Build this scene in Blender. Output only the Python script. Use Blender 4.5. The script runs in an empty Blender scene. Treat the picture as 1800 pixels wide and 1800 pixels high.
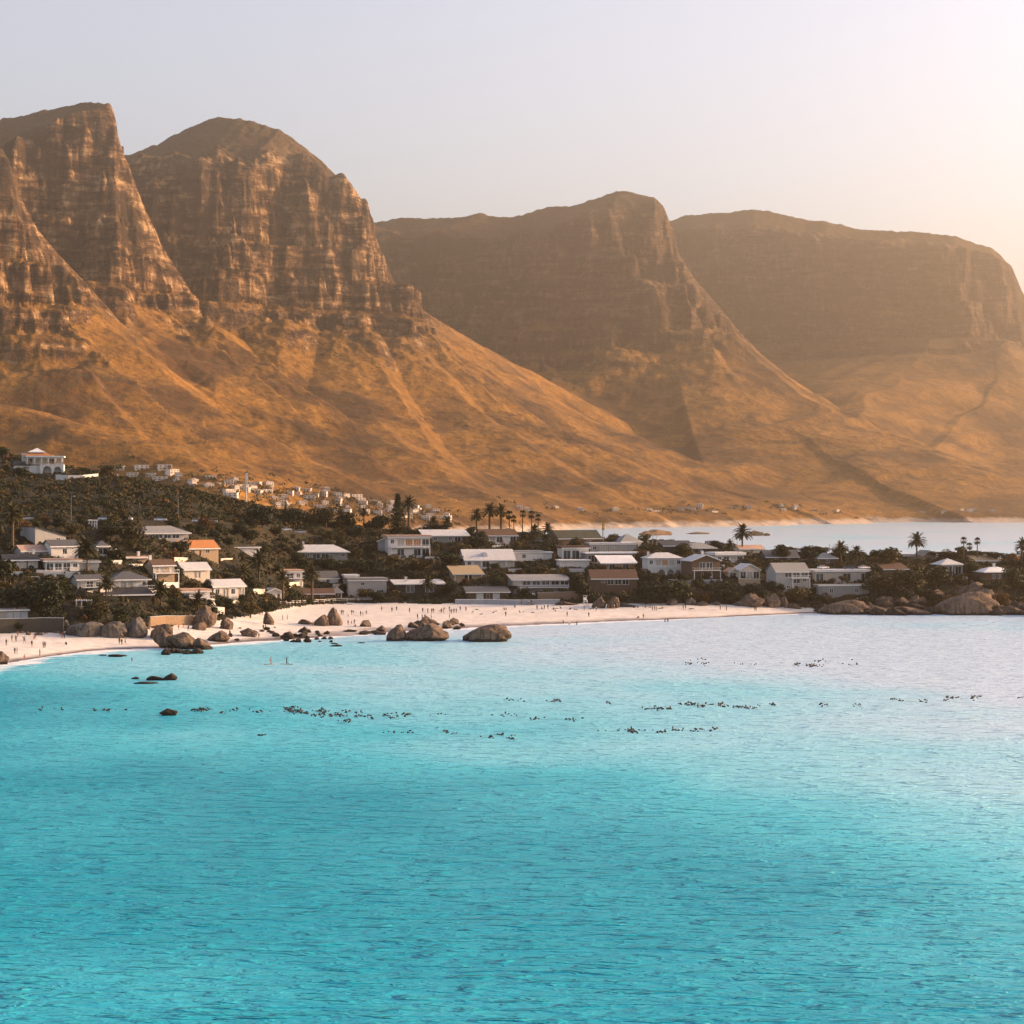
import bpy, bmesh, math, random
import numpy as np
from mathutils import Vector, Matrix, Euler

# ------------------------------------------------------------------ camera, sky, sun, exposure
HC, FOC, HOR = 40.0, 3600.0, 879.0        # camera height (m), focal length and horizon row in photo pixels
scene = bpy.context.scene
COL = scene.collection
cam_data = bpy.data.cameras.new('camera')
cam_data.sensor_width = 36.0
cam_data.lens = 36.0 * FOC / 1800.0
cam_data.shift_y = -(900.0 - HOR) / 1800.0
cam_data.clip_start = 1.0
cam_data.clip_end = 60000.0
cam = bpy.data.objects.new('camera', cam_data)
COL.objects.link(cam)
cam.location = (0, 0, HC)
cam.rotation_euler = (math.radians(90), 0, 0)
scene.camera = cam

SUN_AZ, SUN_EL = math.radians(73), math.radians(15)      # azimuth from the view axis towards the sea on the right
sun_dir = Vector((math.sin(SUN_AZ) * math.cos(SUN_EL), math.cos(SUN_AZ) * math.cos(SUN_EL), math.sin(SUN_EL)))
sl = bpy.data.lights.new('sun', 'SUN')
sl.energy = 5.0
sl.angle = math.radians(0.6)
sl.color = (1.0, 0.63, 0.32)
so = bpy.data.objects.new('sun', sl)
COL.objects.link(so)
so.rotation_euler = sun_dir.to_track_quat('Z', 'Y').to_euler()
so.location = (0, 0, 2000)

world = bpy.data.worlds.new('World')
scene.world = world
world.use_nodes = True
wn, wl = world.node_tree.nodes, world.node_tree.links
wn.clear()
w_out = wn.new('ShaderNodeOutputWorld')
w_bg = wn.new('ShaderNodeBackground')
w_sky = wn.new('ShaderNodeTexSky')
w_sky.sky_type = 'NISHITA'
w_sky.sun_disc = False
w_sky.sun_elevation = SUN_EL
w_sky.sun_rotation = SUN_AZ
w_sky.altitude = 0
w_sky.air_density = 1.0
w_sky.dust_density = 2.5
w_sky.ozone_density = 1.6
w_bg.inputs['Strength'].default_value = 0.147
w_hsv = wn.new('ShaderNodeHueSaturation')
w_hsv.inputs['Saturation'].default_value = 0.72
w_tint = wn.new('ShaderNodeMix'); w_tint.data_type = 'RGBA'; w_tint.blend_type = 'MULTIPLY'
w_tint.inputs[0].default_value = 1.0
w_tint.inputs[7].default_value = (1.04, 0.962, 0.99, 1)
wl.new(w_sky.outputs[0], w_hsv.inputs['Color'])
wl.new(w_hsv.outputs[0], w_tint.inputs[6])
wl.new(w_tint.outputs[2], w_bg.inputs['Color'])
wl.new(w_bg.outputs[0], w_out.inputs['Surface'])

scene.view_settings.view_transform = 'Standard'
scene.view_settings.look = 'None'
scene.view_settings.exposure = 1.17
scene.view_settings.gamma = 1.0
scene.view_settings.use_curve_mapping = False
scene.render.engine = 'CYCLES'
cy = scene.cycles
cy.use_denoising = True
cy.max_bounces = 5
cy.diffuse_bounces = 2
cy.glossy_bounces = 2
cy.transmission_bounces = 2
cy.volume_bounces = 0
cy.transparent_max_bounces = 6
cy.caustics_reflective = False
cy.caustics_refractive = False

# ------------------------------------------------------------------ noise and projection helpers
def _h(ix, iy, s):
    n = (ix.astype(np.int64) * 374761393 + iy.astype(np.int64) * 668265263 + s * 1442695041) & 0xFFFFFFFF
    n = ((n ^ (n >> 13)) * 1274126177) & 0xFFFFFFFF
    n = n ^ (n >> 16)
    return n.astype(np.float64) / 4294967295.0

def vnoise(x, y, s=0):
    """smooth noise in -1..1"""
    x = np.asarray(x, float); y = np.asarray(y, float)
    ix = np.floor(x); iy = np.floor(y)
    fx = x - ix; fy = y - iy
    ux = fx * fx * fx * (fx * (fx * 6 - 15) + 10); uy = fy * fy * fy * (fy * (fy * 6 - 15) + 10)
    def g(dx, dy):
        a = _h(ix + dx, iy + dy, s) * 2 * math.pi
        return np.cos(a) * (fx - dx) + np.sin(a) * (fy - dy)
    a = g(0, 0); b = g(1, 0); c = g(0, 1); d = g(1, 1)
    return 1.5 * ((a * (1 - ux) + b * ux) * (1 - uy) + (c * (1 - ux) + d * ux) * uy)

def fbm(x, y, s=0, o=4, gain=0.5, lac=2.03):
    t = 0; a = 1.0
    for k in range(o):
        t = t + a * vnoise(x, y, s + k * 17)
        x = np.asarray(x) * lac; y = np.asarray(y) * lac; a *= gain
    return t

def ridged(x, y, s=0, o=3):
    t = 0; a = 1.0; n = 0
    for k in range(o):
        t = t + a * (1 - np.abs(vnoise(x, y, s + k * 31)) * 1.6); n += a
        x = np.asarray(x) * 2.07; y = np.asarray(y) * 2.07; a *= 0.5
    return t / n

def sstep(a, b, x):
    t = np.clip((x - a) / (b - a), 0, 1)
    return t * t * (3 - 2 * t)

def P(px, py, Y):
    """world point at distance Y that shows at photo pixel (px, py)"""
    return ((px - 900.0) * Y / FOC, Y, HC - (py - HOR) * Y / FOC)

def proj(x, y, z):
    return 900 + FOC * x / y, HOR - FOC * (z - HC) / y

# ------------------------------------------------------------------ material helpers
MATS = {}
class NT:
    def __init__(self, name):
        self.m = bpy.data.materials.new(name); self.m.use_nodes = True
        self.t = self.m.node_tree; self.n = self.t.nodes; self.l = self.t.links
        self.bsdf = self.n['Principled BSDF']
        self.bsdf.inputs['Specular IOR Level'].default_value = 0.25
    def node(self, kind, **kw):
        nd = self.n.new(kind)
        for k, v in kw.items():
            if k.startswith('i_'):
                key = k[2:]
                key = int(key) if key.isdigit() else key.replace('_', ' ')
                nd.inputs[key].default_value = v
            else:
                setattr(nd, k, v)
        return nd
    def link(self, a, b): self.l.new(a, b)
    def pos(self):
        g = self.n.new('ShaderNodeNewGeometry'); return g.outputs['Position']
    def mapping(self, vec, scale):
        mp = self.n.new('ShaderNodeMapping'); mp.inputs['Scale'].default_value = scale
        self.link(vec, mp.inputs['Vector']); return mp.outputs[0]
    def noise(self, vec, scale, detail=3, rough=0.55, dist=0.0):
        nz = self.node('ShaderNodeTexNoise'); nz.inputs['Scale'].default_value = scale
        nz.inputs['Detail'].default_value = detail; nz.inputs['Roughness'].default_value = rough
        nz.inputs['Distortion'].default_value = dist
        if vec is not None: self.link(vec, nz.inputs['Vector'])
        return nz.outputs['Fac']
    def ramp(self, fac, stops):
        r = self.node('ShaderNodeValToRGB')
        el = r.color_ramp.elements
        while len(el) > 1: el.remove(el[0])
        el[0].position = stops[0][0]; el[0].color = (*stops[0][1], 1) if len(stops[0][1]) == 3 else stops[0][1]
        for p, c in stops[1:]:
            e = el.new(p); e.color = (*c, 1) if len(c) == 3 else c
        self.link(fac, r.inputs[0]); return r.outputs[0]
    def mix(self, fac, a, b, mode='MIX'):
        m = self.node('ShaderNodeMix', data_type='RGBA', blend_type=mode)
        for src, idx in ((fac, 0), (a, 6), (b, 7)):
            if isinstance(src, (int, float)): m.inputs[idx].default_value = src
            elif isinstance(src, tuple): m.inputs[idx].default_value = (*src, 1)
            else: self.link(src, m.inputs[idx])
        return m.outputs[2]
    def math(self, op, a, b=0.0, clamp=False):
        m = self.node('ShaderNodeMath', operation=op, use_clamp=clamp)
        for src, idx in ((a, 0), (b, 1)):
            if isinstance(src, (int, float)): m.inputs[idx].default_value = src
            else: self.link(src, m.inputs[idx])
        return m.outputs[0]
    def maprange(self, v, a, b, c=0.0, d=1.0):
        m = self.node('ShaderNodeMapRange'); self.link(v, m.inputs[0])
        for i, q in enumerate((a, b, c, d)): m.inputs[i + 1].default_value = q
        return m.outputs[0]
    def bump(self, h, strength, dist, prev=None):
        b = self.node('ShaderNodeBump'); b.inputs['Strength'].default_value = strength
        b.inputs['Distance'].default_value = dist; self.link(h, b.inputs['Height'])
        if prev is not None: self.link(prev, b.inputs['Normal'])
        return b.outputs[0]
    def attr(self, name):
        a = self.node('ShaderNodeAttribute'); a.attribute_name = name; return a.outputs['Fac']
    def done(self, color=None, rough=None, normal=None):
        if color is not None:
            if isinstance(color, tuple): self.bsdf.inputs['Base Color'].default_value = (*color, 1)
            else: self.link(color, self.bsdf.inputs['Base Color'])
        if rough is not None:
            if isinstance(rough, (int, float)): self.bsdf.inputs['Roughness'].default_value = rough
            else: self.link(rough, self.bsdf.inputs['Roughness'])
        if normal is not None: self.link(normal, self.bsdf.inputs['Normal'])
        return self.m

# ------------------------------------------------------------------ object helpers
def tag(o, label=None, cat=None, group=None, kind=None):
    if label: o['label'] = label
    if cat: o['category'] = cat
    if group: o['group'] = group
    if kind: o['kind'] = kind
    return o

def mesh_obj(name, verts, faces, mats, parent=None, midx=None, smooth=False):
    me = bpy.data.meshes.new(name)
    me.from_pydata([tuple(v) for v in verts], [], [tuple(f) for f in faces])
    for m in (mats if isinstance(mats, (list, tuple)) else [mats]): me.materials.append(m)
    if midx is not None: me.polygons.foreach_set('material_index', midx)
    if smooth: me.polygons.foreach_set('use_smooth', [True] * len(me.polygons))
    me.update()
    o = bpy.data.objects.new(name, me); COL.objects.link(o)
    if parent is not None: o.parent = parent
    return o

def grid_mesh(name, V, keep=None, mat=None, smooth=True, attrs=None):
    """V: (rows, cols, 3) array; keep: (rows-1, cols-1) bool"""
    r, c = V.shape[:2]
    idx = np.arange(r * c).reshape(r, c)
    q = np.stack([idx[:-1, :-1], idx[:-1, 1:], idx[1:, 1:], idx[1:, :-1]], -1)
    q = q.reshape(-1, 4) if keep is None else q[keep]
    used, inv = np.unique(q, return_inverse=True)
    q = inv.reshape(-1, 4)
    co = V.reshape(-1, 3)[used]
    me = bpy.data.meshes.new(name)
    me.vertices.add(len(co)); me.vertices.foreach_set('co', co.astype(np.float32).ravel())
    me.loops.add(q.size); me.loops.foreach_set('vertex_index', q.astype(np.int32).ravel())
    me.polygons.add(len(q)); me.polygons.foreach_set('loop_start', (np.arange(len(q)) * 4).astype(np.int32))
    me.polygons.foreach_set('loop_total', np.full(len(q), 4, np.int32))
    me.update(calc_edges=True)
    me.polygons.foreach_set('use_smooth', np.full(len(q), smooth))
    if attrs:
        for k, a in attrs.items():
            at = me.attributes.new(k, 'FLOAT', 'POINT')
            at.data.foreach_set('value', a.reshape(-1)[used].astype(np.float32))
    me.materials.append(mat)
    o = bpy.data.objects.new(name, me); COL.objects.link(o)
    return o

# ------------------------------------------------------------------ the mountains
# each ridge: (px, py, distance, cap depth, cliff height); the cap is the gentle summit slope above the cliff
RIDGES = [
    # nearest buttress, mostly out of frame
    [(-420, 190, 3000, 60, 330), (-120, 205, 3000, 60, 330), (-20, 235, 3000, 15, 330), (8, 272, 3000, 10, 260), (30, 345, 3010, 5, 190), (62, 405, 3030, 4, 120),
     (128, 478, 3060, 3, 50), (210, 560, 3120, 0, 10), (330, 660, 3220, 0, 0), (480, 760, 3350, 0, 0), (640, 850, 3500, 0, 0), (760, 905, 3650, 0, 0)],
    # sharp peak
    [(-300, 235, 3650, 40, 330), (0, 213, 3600, 170, 160), (100, 193, 3560, 110, 230), (160, 181, 3530, 40, 320), (192, 179, 3510, 5, 340), (201, 220, 3505, 4, 300),
     (222, 285, 3510, 4, 250), (238, 330, 3520, 4, 210), (256, 375, 3530, 4, 170), (278, 425, 3550, 3, 130), (305, 470, 3570, 3, 90), (338, 520, 3590, 2, 40),
     (400, 572, 3640, 0, 8), (500, 640, 3730, 0, 0), (640, 725, 3870, 0, 0), (800, 808, 4080, 0, 0), (980, 890, 4400, 0, 0)],
    # domed peak
    [(60, 330, 4300, 90, 200), (220, 275, 4200, 200, 60), (300, 240, 4120, 190, 110), (385, 210, 4050, 180, 190), (440, 213, 4020, 165, 235), (490, 226, 4000, 120, 260),
     (540, 265, 3990, 40, 300), (590, 310, 3990, 20, 280), (622, 352, 4000, 10, 250), (648, 392, 4015, 6, 210), (668, 440, 4030, 5, 160), (690, 490, 4050, 4, 110), (715, 532, 4080, 2, 50),
     (780, 570, 4150, 0, 10), (880, 628, 4280, 0, 0), (1000, 690, 4450, 0, 0), (1150, 758, 4680, 0, 0), (1320, 832, 4950, 0, 0), (1460, 896, 5150, 0, 0)],
    # low saddle and long wall with the square headed peak
    [(560, 400, 5400, 70, 380), (680, 388, 5350, 70, 400), (760, 380, 5320, 70, 410), (900, 377, 5300, 75, 420), (1000, 360, 5260, 85, 430), (1090, 337, 5220, 80, 430), (1150, 342, 5200, 30, 400), (1165, 358, 5200, 8, 350),
     (1178, 392, 5205, 5, 280), (1190, 440, 5215, 4, 220), (1222, 490, 5240, 4, 150), (1258, 532, 5270, 2, 80), (1300, 582, 5310, 0, 30), (1390, 670, 5390, 0, 0), (1500, 748, 5470, 0, 0), (1640, 830, 5540, 0, 0), (1790, 900, 5600, 0, 0)],
    # far long wall
    [(1050, 400, 6700, 60, 380), (1180, 388, 6600, 60, 400), (1240, 376, 6560, 70, 400), (1330, 370, 6520, 80, 400), (1420, 388, 6480, 70, 390), (1530, 401, 6430, 70, 380), (1650, 414, 6380, 60, 350), (1680, 412, 6370, 50, 340),
     (1740, 436, 6350, 30, 280), (1778, 468, 6345, 10, 260), (1796, 510, 6345, 5, 200), (1815, 560, 6360, 3, 140), (1880, 640, 6400, 0, 40), (2000, 730, 6450, 0, 0), (2200, 830, 6500, 0, 0), (2400, 905, 6600, 0, 0)],
]
# spurs that run down the aprons: (points, half width falloff)
SPURS = [
    [(420, 545, 3900), (520, 620, 3830), (640, 700, 3900), (800, 775, 4100), (960, 850, 4350)],
    [(560, 560, 3960), (700, 640, 4000), (850, 715, 4150), (1020, 790, 4400), (1180, 862, 4700)],
    [(150, 520, 3300), (260, 600, 3150), (380, 690, 3050), (520, 770, 3050), (680, 850, 3150)],
    [(-60, 540, 3100), (60, 610, 2900), (180, 690, 2700), (320, 770, 2650), (480, 840, 2700)],
    [(-250, 640, 2800), (-60, 690, 2500), (120, 745, 2350), (300, 800, 2300), (480, 850, 2350), (640, 888, 2450)],
    [(850, 610, 5000), (960, 640, 4850), (1080, 690, 4850), (1220, 745, 4950), (1380, 812, 5100)],
    [(1050, 600, 5250), (1150, 660, 5150), (1280, 735, 5180), (1420, 800, 5250), (1560, 862, 5350)],
    [(1480, 600, 6250), (1600, 640, 6150), (1740, 690, 6000), (1900, 740, 5900), (2050, 800, 5850)],
    [(1650, 560, 6250), (1760, 600, 6180), (1900, 650, 6100), (2100, 730, 6050)],
    [(1320, 620, 6200), (1440, 700, 5950), (1600, 770, 5800), (1800, 850, 5700)],
    [(-100, 640, 3000), (-300, 560, 3000), (-600, 500, 3000)],
]

def poly_dist(x, y, pts):
    best = np.full(x.shape, 1e12); bt = np.zeros(x.shape); bside = np.zeros(x.shape)
    for i in range(len(pts) - 1):
        ax, ay = pts[i][0], pts[i][1]; bx, by = pts[i + 1][0], pts[i + 1][1]
        dx, dy = bx - ax, by - ay
        L2 = dx * dx + dy * dy
        t = np.clip(((x - ax) * dx + (y - ay) * dy) / L2, 0, 1)
        d = (x - ax - t * dx) ** 2 + (y - ay - t * dy) ** 2
        m = d < best
        best[m] = d[m]; bt[m] = i + t[m]
    return np.sqrt(best), bt

def mountain_z(x, y):
    wx = x + 60 * fbm(x / 520, y / 520, 3, 2); wy = y + 60 * fbm(x / 520, y / 520, 9, 2)
    bay = fbm(x / 420, y / 420, 71, 2)
    rib = ridged(x / 190, y / 190, 21, 2)
    rib2 = ridged(x / 62, y / 62, 25, 2)
    rib3 = vnoise(x / 21, y / 21, 28)
    rib4 = vnoise(x / 9, y / 9, 38)
    hv = 1 + 0.30 * fbm(x / 330, y / 330, 101, 2) + 0.22 * fbm(x / 95, y / 95, 103, 2)
    z = np.full(x.shape, -60.0); cl = np.zeros(x.shape); rk = np.zeros(x.shape)
    for R, rocky in zip(RIDGES, (1.0, 1.0, 1.0, 0.35, 0.30)):  # low on the far walls: their haze and shade put into shape and colour
        pts = [P(a, b, Y) for a, b, Y, c, d in R]
        d, t = poly_dist(x, y, pts)
        k = np.arange(len(R))
        zc = np.interp(t, k, [p[2] for p in pts]); cap = np.interp(t, k, [r[3] for r in R]); ch = np.interp(t, k, [r[4] for r in R])
        up = sstep(5, 80, ch)
        below = 1 - 0.8 * sstep(1.0, 2.6, (d - cap / 0.6) / np.maximum(ch / 1.65, 20))
        dj = d + (0.45 + 0.55 * rocky) * up * below * sstep(0, 60, d - 0.5 * cap / 0.6) * (95 * bay + 80 * (0.5 - rib) + 30 * (0.5 - rib2) + 11 * rib3 + 7 * rib4)
        # talus has broad ribs too
        dj = np.maximum(dj + (1 - up) * sstep(0, 120, d) * 30 * fbm(wx / 300, wy / 300, 41, 1), 0)
        sl_cap = 0.6
        dcap = cap / sl_cap
        a = np.minimum(dj, dcap) * sl_cap
        dd = np.maximum(dj - dcap, 0)
        sc = 1.65
        dc = ch / sc
        # cliff in two walls with a ledge between them
        u = np.clip(dd / np.maximum(dc, 1e-3), 0, 1.35)
        u = np.clip(u + 0.75 * (hv - 1) * np.sin(np.pi * u / 1.35), 0, 1.35)
        prof = np.interp(u, [0, 0.1, 0.38, 0.58, 0.9, 1.35], [0, 0.15, 0.52, 0.60, 0.88, 1.0])
        b = prof * ch
        de = np.maximum(dd - 1.35 * dc, 0)
        g = de * 0.66 / (1 + de / 1350.0)
        zi = zc - a - b - g
        m = zi > z
        cmask = sstep(6, 55, dd) * (1 - sstep(1.1, 1.7, dd / np.maximum(dc, 1))) * up
        cl = np.where(m, cmask, cl); rk = np.where(m, rocky, rk)
        z = np.maximum(z, zi)
    for S in SPURS:
        pts = [P(*p) for p in S]
        d, t = poly_dist(wx, wy, pts)
        zc = np.interp(t, np.arange(len(S)), [p[2] for p in pts])
        zi = zc - (np.sqrt(d * d + 50 ** 2) - 50) * 0.5 / (1 + d / 1700.0)
        kk = 34.0                                        # rounded joins
        hh = np.clip(0.5 + 0.5 * (zi - z) / kk, 0, 1)
        z2 = z * (1 - hh) + zi * hh + kk * hh * (1 - hh)
        z = np.where(cl > 0.3, np.maximum(z, zi), z2)
    # strata on the cliffs
    T = 64.0
    zz = z + 9 * fbm(x / 240, y / 240, 77, 2)
    f = zz / T - np.floor(zz / T)
    step = (sstep(0.42, 0.85, f) - f) * T
    z = z + step * 0.85 * cl * sstep(-0.7, 0.3, rib3 * 0.3 + bay + 0.3)
    T2 = 17.0
    f = zz / T2 - np.floor(zz / T2)
    z = z + (sstep(0.25, 0.8, f) - f) * T2 * 0.95 * cl
    # gullies and lumps on the aprons
    tal = (1 - cl) * sstep(10, 90, z)
    g = ridged((-0.78 * wx + 0.62 * wy) / 200, (0.62 * wx + 0.78 * wy) / 620, 51, 2)
    z = z + tal * (15 * (g - 0.55) + 1.6 * fbm(x / 70, y / 70, 61, 3)) + tal * 0.5 * fbm(x / 16, y / 16, 66, 2)
    hi = sstep(360, 520, z) * (1 - cl)
    z = z + hi * (3 * fbm(x / 85, y / 85, 81, 3) + 1.8 * fbm(x / 19, y / 19, 83, 2))
    # shore: sink what is close to the sea
    z = np.where(z < 16, 16 - (16 - z) * 1.8, z)
    return z, cl, rk

def build_mountains():
    tans = np.linspace(-0.315, 0.315, 860)
    rows = np.concatenate([np.arange(1500, 2900, 10), np.arange(2900, 4450, 4.2), np.arange(4450, 6700, 6.5), np.arange(6700, 8200, 40)])
    Yg, Tg = np.meshgrid(rows, tans, indexing='ij')
    Xg = Yg * Tg
    z, cl, rk = mountain_z(Xg, Yg)
    z = np.maximum(z, -8)
    # pull ribs sideways a little so that walls are not smooth
    V = np.stack([Xg, Yg, z], -1)
    low = z < -5
    keep = ~(low[:-1, :-1] & low[1:, :-1] & low[:-1, 1:] & low[1:, 1:])
    n = NT('mountain_rock_and_grass')
    pos = n.pos()
    geo = n.node('ShaderNodeNewGeometry')
    sep = n.node('ShaderNodeSeparateXYZ'); n.link(geo.outputs['Normal'], sep.inputs[0])
    steep = n.maprange(sep.outputs[2], 0.74, 0.56)
    big = n.noise(pos, 0.006, 4, 0.6)
    mid = n.noise(pos, 0.035, 5, 0.62)
    fine = n.noise(pos, 0.12, 5, 0.72)
    streak = n.noise(n.mapping(pos, (1, 1, 0.42)), 0.075, 6, 0.68)
    strata = n.noise(n.mapping(pos, (0.16, 0.16, 1)), 0.075, 6, 0.68)
    grass = n.ramp(mid, [(0.30, (0.10, 0.045, 0.007)), (0.45, (0.25, 0.115, 0.017)), (0.6, (0.34, 0.16, 0.024)), (0.75, (0.42, 0.22, 0.045))])
    bush = n.ramp(big, [(0.40, (0.22, 0.18, 0.12)), (0.52, (0.8, 0.8, 0.8)), (0.66, (1.0, 1.0, 1.0))])
    grass = n.mix(0.85, grass, bush, 'MULTIPLY')
    spz = n.node('ShaderNodeSeparateXYZ'); n.link(pos, spz.inputs[0])
    heath = n.maprange(n.math('ADD', spz.outputs[2], n.math('MULTIPLY', n.math('SUBTRACT', big, 0.5), 400)), 380, 560)
    grass = n.mix(n.math('MULTIPLY', heath, 0.85), grass, (0.075, 0.048, 0.022))
    speck = n.ramp(fine, [(0.36, (0.22, 0.22, 0.18)), (0.48, (0.75, 0.74, 0.7)), (0.56, (1, 1, 1)), (0.70, (1.15, 1.1, 1.0)), (0.74, (2.2, 2.3, 2.4))])
    grass = n.mix(0.85, grass, speck, 'MULTIPLY')
    scrub = n.maprange(n.math('ADD', n.noise(pos, 0.055, 6, 0.72), n.math('MULTIPLY', n.math('SUBTRACT', big, 0.5), -0.35)), 0.53, 0.63)
    grass = n.mix(n.math('MULTIPLY', scrub, 0.75), grass, (0.055, 0.036, 0.012))
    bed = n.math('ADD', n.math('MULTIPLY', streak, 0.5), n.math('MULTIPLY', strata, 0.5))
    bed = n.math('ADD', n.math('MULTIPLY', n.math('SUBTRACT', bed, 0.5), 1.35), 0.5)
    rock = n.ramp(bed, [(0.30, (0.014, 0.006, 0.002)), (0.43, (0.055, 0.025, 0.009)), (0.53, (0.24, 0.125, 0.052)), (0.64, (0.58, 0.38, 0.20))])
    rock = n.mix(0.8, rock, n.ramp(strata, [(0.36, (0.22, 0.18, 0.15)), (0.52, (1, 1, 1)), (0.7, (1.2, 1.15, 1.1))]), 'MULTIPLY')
    patch = n.math('MULTIPLY', n.maprange(n.noise(n.mapping(pos, (1, 1, 0.6)), 0.0105, 5, 0.70), 0.40, 0.50), n.attr('rocky'))  # fewer pale patches on the far walls, painting in their haze and shade
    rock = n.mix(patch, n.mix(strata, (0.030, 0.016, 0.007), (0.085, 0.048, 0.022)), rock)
    fac = n.math('ADD', steep, n.math('MULTIPLY', n.math('SUBTRACT', mid, 0.5), 0.9), clamp=True)
    fac = n.math('MULTIPLY', fac, n.maprange(steep, 0.0, 0.25), clamp=True)
    outc = n.maprange(n.noise(pos, 0.02, 5, 0.7), 0.70, 0.75)
    fac = n.math('MAXIMUM', fac, n.math('MULTIPLY', outc, 0.7))
    shore = n.maprange(n.math('ADD', spz.outputs[2], n.math('MULTIPLY', mid, -16)), 2, -4)
    colr = n.mix(fac, grass, rock)
    colr = n.mix(shore, colr, n.mix(fine, (0.30, 0.22, 0.16), (0.62, 0.52, 0.44)))
    h = n.math('ADD', n.math('MULTIPLY', streak, 0.8), n.math('MULTIPLY', strata, 1.7))
    h = n.math('MULTIPLY', h, n.math('ADD', fac, 0.06))
    b1 = n.bump(h, 1.0, 15.0)
    b2 = n.bump(n.math('ADD', fine, n.math('MULTIPLY', mid, 1.5)), 1.0, 1.9, b1)
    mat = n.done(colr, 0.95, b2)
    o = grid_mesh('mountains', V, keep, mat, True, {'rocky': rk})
    tag(o, 'steep sandstone peaks with golden grass aprons rising behind the village', 'mountains', kind='structure')
    return o

# ------------------------------------------------------------------ near land: beach, village slope, hill
# stations: water line py, then (py, Y) for beach back, four slope stations, crest; distances in metres
LAND = [
    # px, water py, (py, Y) back, s1, s2, s3, s4, crest
    (-400, 1215, (1140, 540), (1080, 575), (1000, 625), (940, 660), (905, 690), (770, 850)),
    (-150, 1185, (1128, 545), (1080, 580), (1000, 625), (940, 660), (912, 692), (775, 850)),
    (0,   1168, (1115, 562), (1082, 580), (1000, 625), (940, 660), (914, 692), (795, 845)),
    (60,  1158, (1113, 566), (1082, 582), (1000, 628), (940, 664), (915, 696), (812, 830)),
    (130, 1146, (1113, 566), (1084, 584), (1000, 634), (940, 672), (915, 702), (822, 812)),
    (200, 1140, (1113, 567), (1086, 586), (1000, 640), (940, 680), (915, 706), (838, 802)),
    (270, 1140, (1106, 580), (1085, 600), (1005, 650), (945, 694), (916, 718), (850, 800)),
    (330, 1136, (1098, 600), (1075, 625), (1015, 668), (955, 708), (918, 732), (860, 800)),
    (400, 1130, (1090, 625), (1068, 655), (1030, 686), (970, 728), (920, 758), (878, 806)),
    (470, 1127, (1078, 665), (1058, 690), (1030, 712), (975, 750), (926, 785), (893, 822)),
    (530, 1123, (1064, 728), (1050, 742), (1020, 762), (975, 788), (940, 812), (912, 832)),
    (600, 1119, (1061, 740), (1048, 752), (1015, 774), (970, 800), (945, 822), (922, 848)),
    (680, 1112, (1061, 740), (1048, 752), (1015, 774), (975, 806), (952, 830), (934, 858)),
    (780, 1106, (1062, 735), (1046, 750), (1020, 772), (985, 802), (958, 834), (938, 866)),
    (900, 1100, (1062, 732), (1046, 748), (1020, 772), (985, 806), (960, 838), (942, 870)),
    (1000, 1096, (1062, 730), (1046, 746), (1022, 768), (990, 798), (965, 834), (946, 872)),
    (1100, 1091, (1062, 728), (1048, 742), (1026, 764), (992, 796), (970, 830), (950, 868)),
    (1200, 1088, (1061, 728), (1048, 740), (1022, 760), (994, 790), (974, 820), (960, 850)),
    (1300, 1083, (1064, 728), (1052, 738), (1024, 756), (996, 784), (978, 812), (968, 840)),
    (1400, 1078, (1070, 732), (1056, 740), (1030, 756), (1002, 780), (984, 806), (976, 832)),
    (1480, 1077, (1072, 730), (1056, 740), (1030, 756), (1002, 780), (986, 804), (980, 828)),
    (1560, 1079, (1074, 724), (1058, 734), (1032, 752), (1004, 778), (990, 802), (983, 826)),
    (1680, 1079, (1072, 724), (1054, 736), (1028, 754), (1004, 778), (990, 802), (984, 826)),
    (1800, 1079, (1070, 724), (1050, 738), (1026, 756), (1004, 778), (990, 802), (984, 826)),
    (1950, 1082, (1072, 720), (1054, 734), (1032, 752), (1012, 774), (998, 798), (992, 822)),
    (2150, 1090, (1082, 704), (1068, 716), (1052, 734), (1038, 756), (1030, 778), (1026, 800)),
    (2350, 1100, (1094, 680), (1088, 694), (1080, 706), (1074, 720), (1070, 736), (1068, 750)),
]
def _stations():
    pxs = np.array([r[0] for r in LAND], float)
    Ys, Zs = [], []
    for r in LAND:
        Yw = HC * FOC / (r[1] - HOR)
        y = [Yw - 120, Yw - 25, Yw]; z = [-9.0, -1.2, 0.0]
        for py, Y in r[2:]:
            y.append(Y); z.append(HC - (py - HOR) * Y / FOC)
        c = y[-1]; zc = z[-1]
        y += [c + 40, c + 160, c + 330]; z += [zc - 2.5, zc * 0.45, -9.0]
        Ys.append(y); Zs.append(z)
    return pxs, np.array(Ys), np.array(Zs)
ST_PX, ST_Y, ST_Z = _stations()
_d = np.arange(-400, 2351, 5.0)
_k = np.exp(-0.5 * (np.arange(-20, 21) / 7.0) ** 2); _k /= _k.sum()
_sm = lambda a: np.stack([np.convolve(np.pad(np.interp(_d, ST_PX, a[:, j]), 20, 'edge'), _k, 'valid') for j in range(a.shape[1])], 1)
ST_Y, ST_Z, ST_PX = _sm(ST_Y), _sm(ST_Z), _d
def stations_at(px):
    ys = np.array([np.interp(px, ST_PX, ST_Y[:, k]) for k in range(ST_Y.shape[1])])
    zs = np.array([np.interp(px, ST_PX, ST_Z[:, k]) for k in range(ST_Z.shape[1])])
    return ys, zs
def land_z(x, y):
    px = 900 + FOC * x / y
    ys, zs = stations_at(px)
    return float(np.interp(y, ys, zs))
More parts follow.
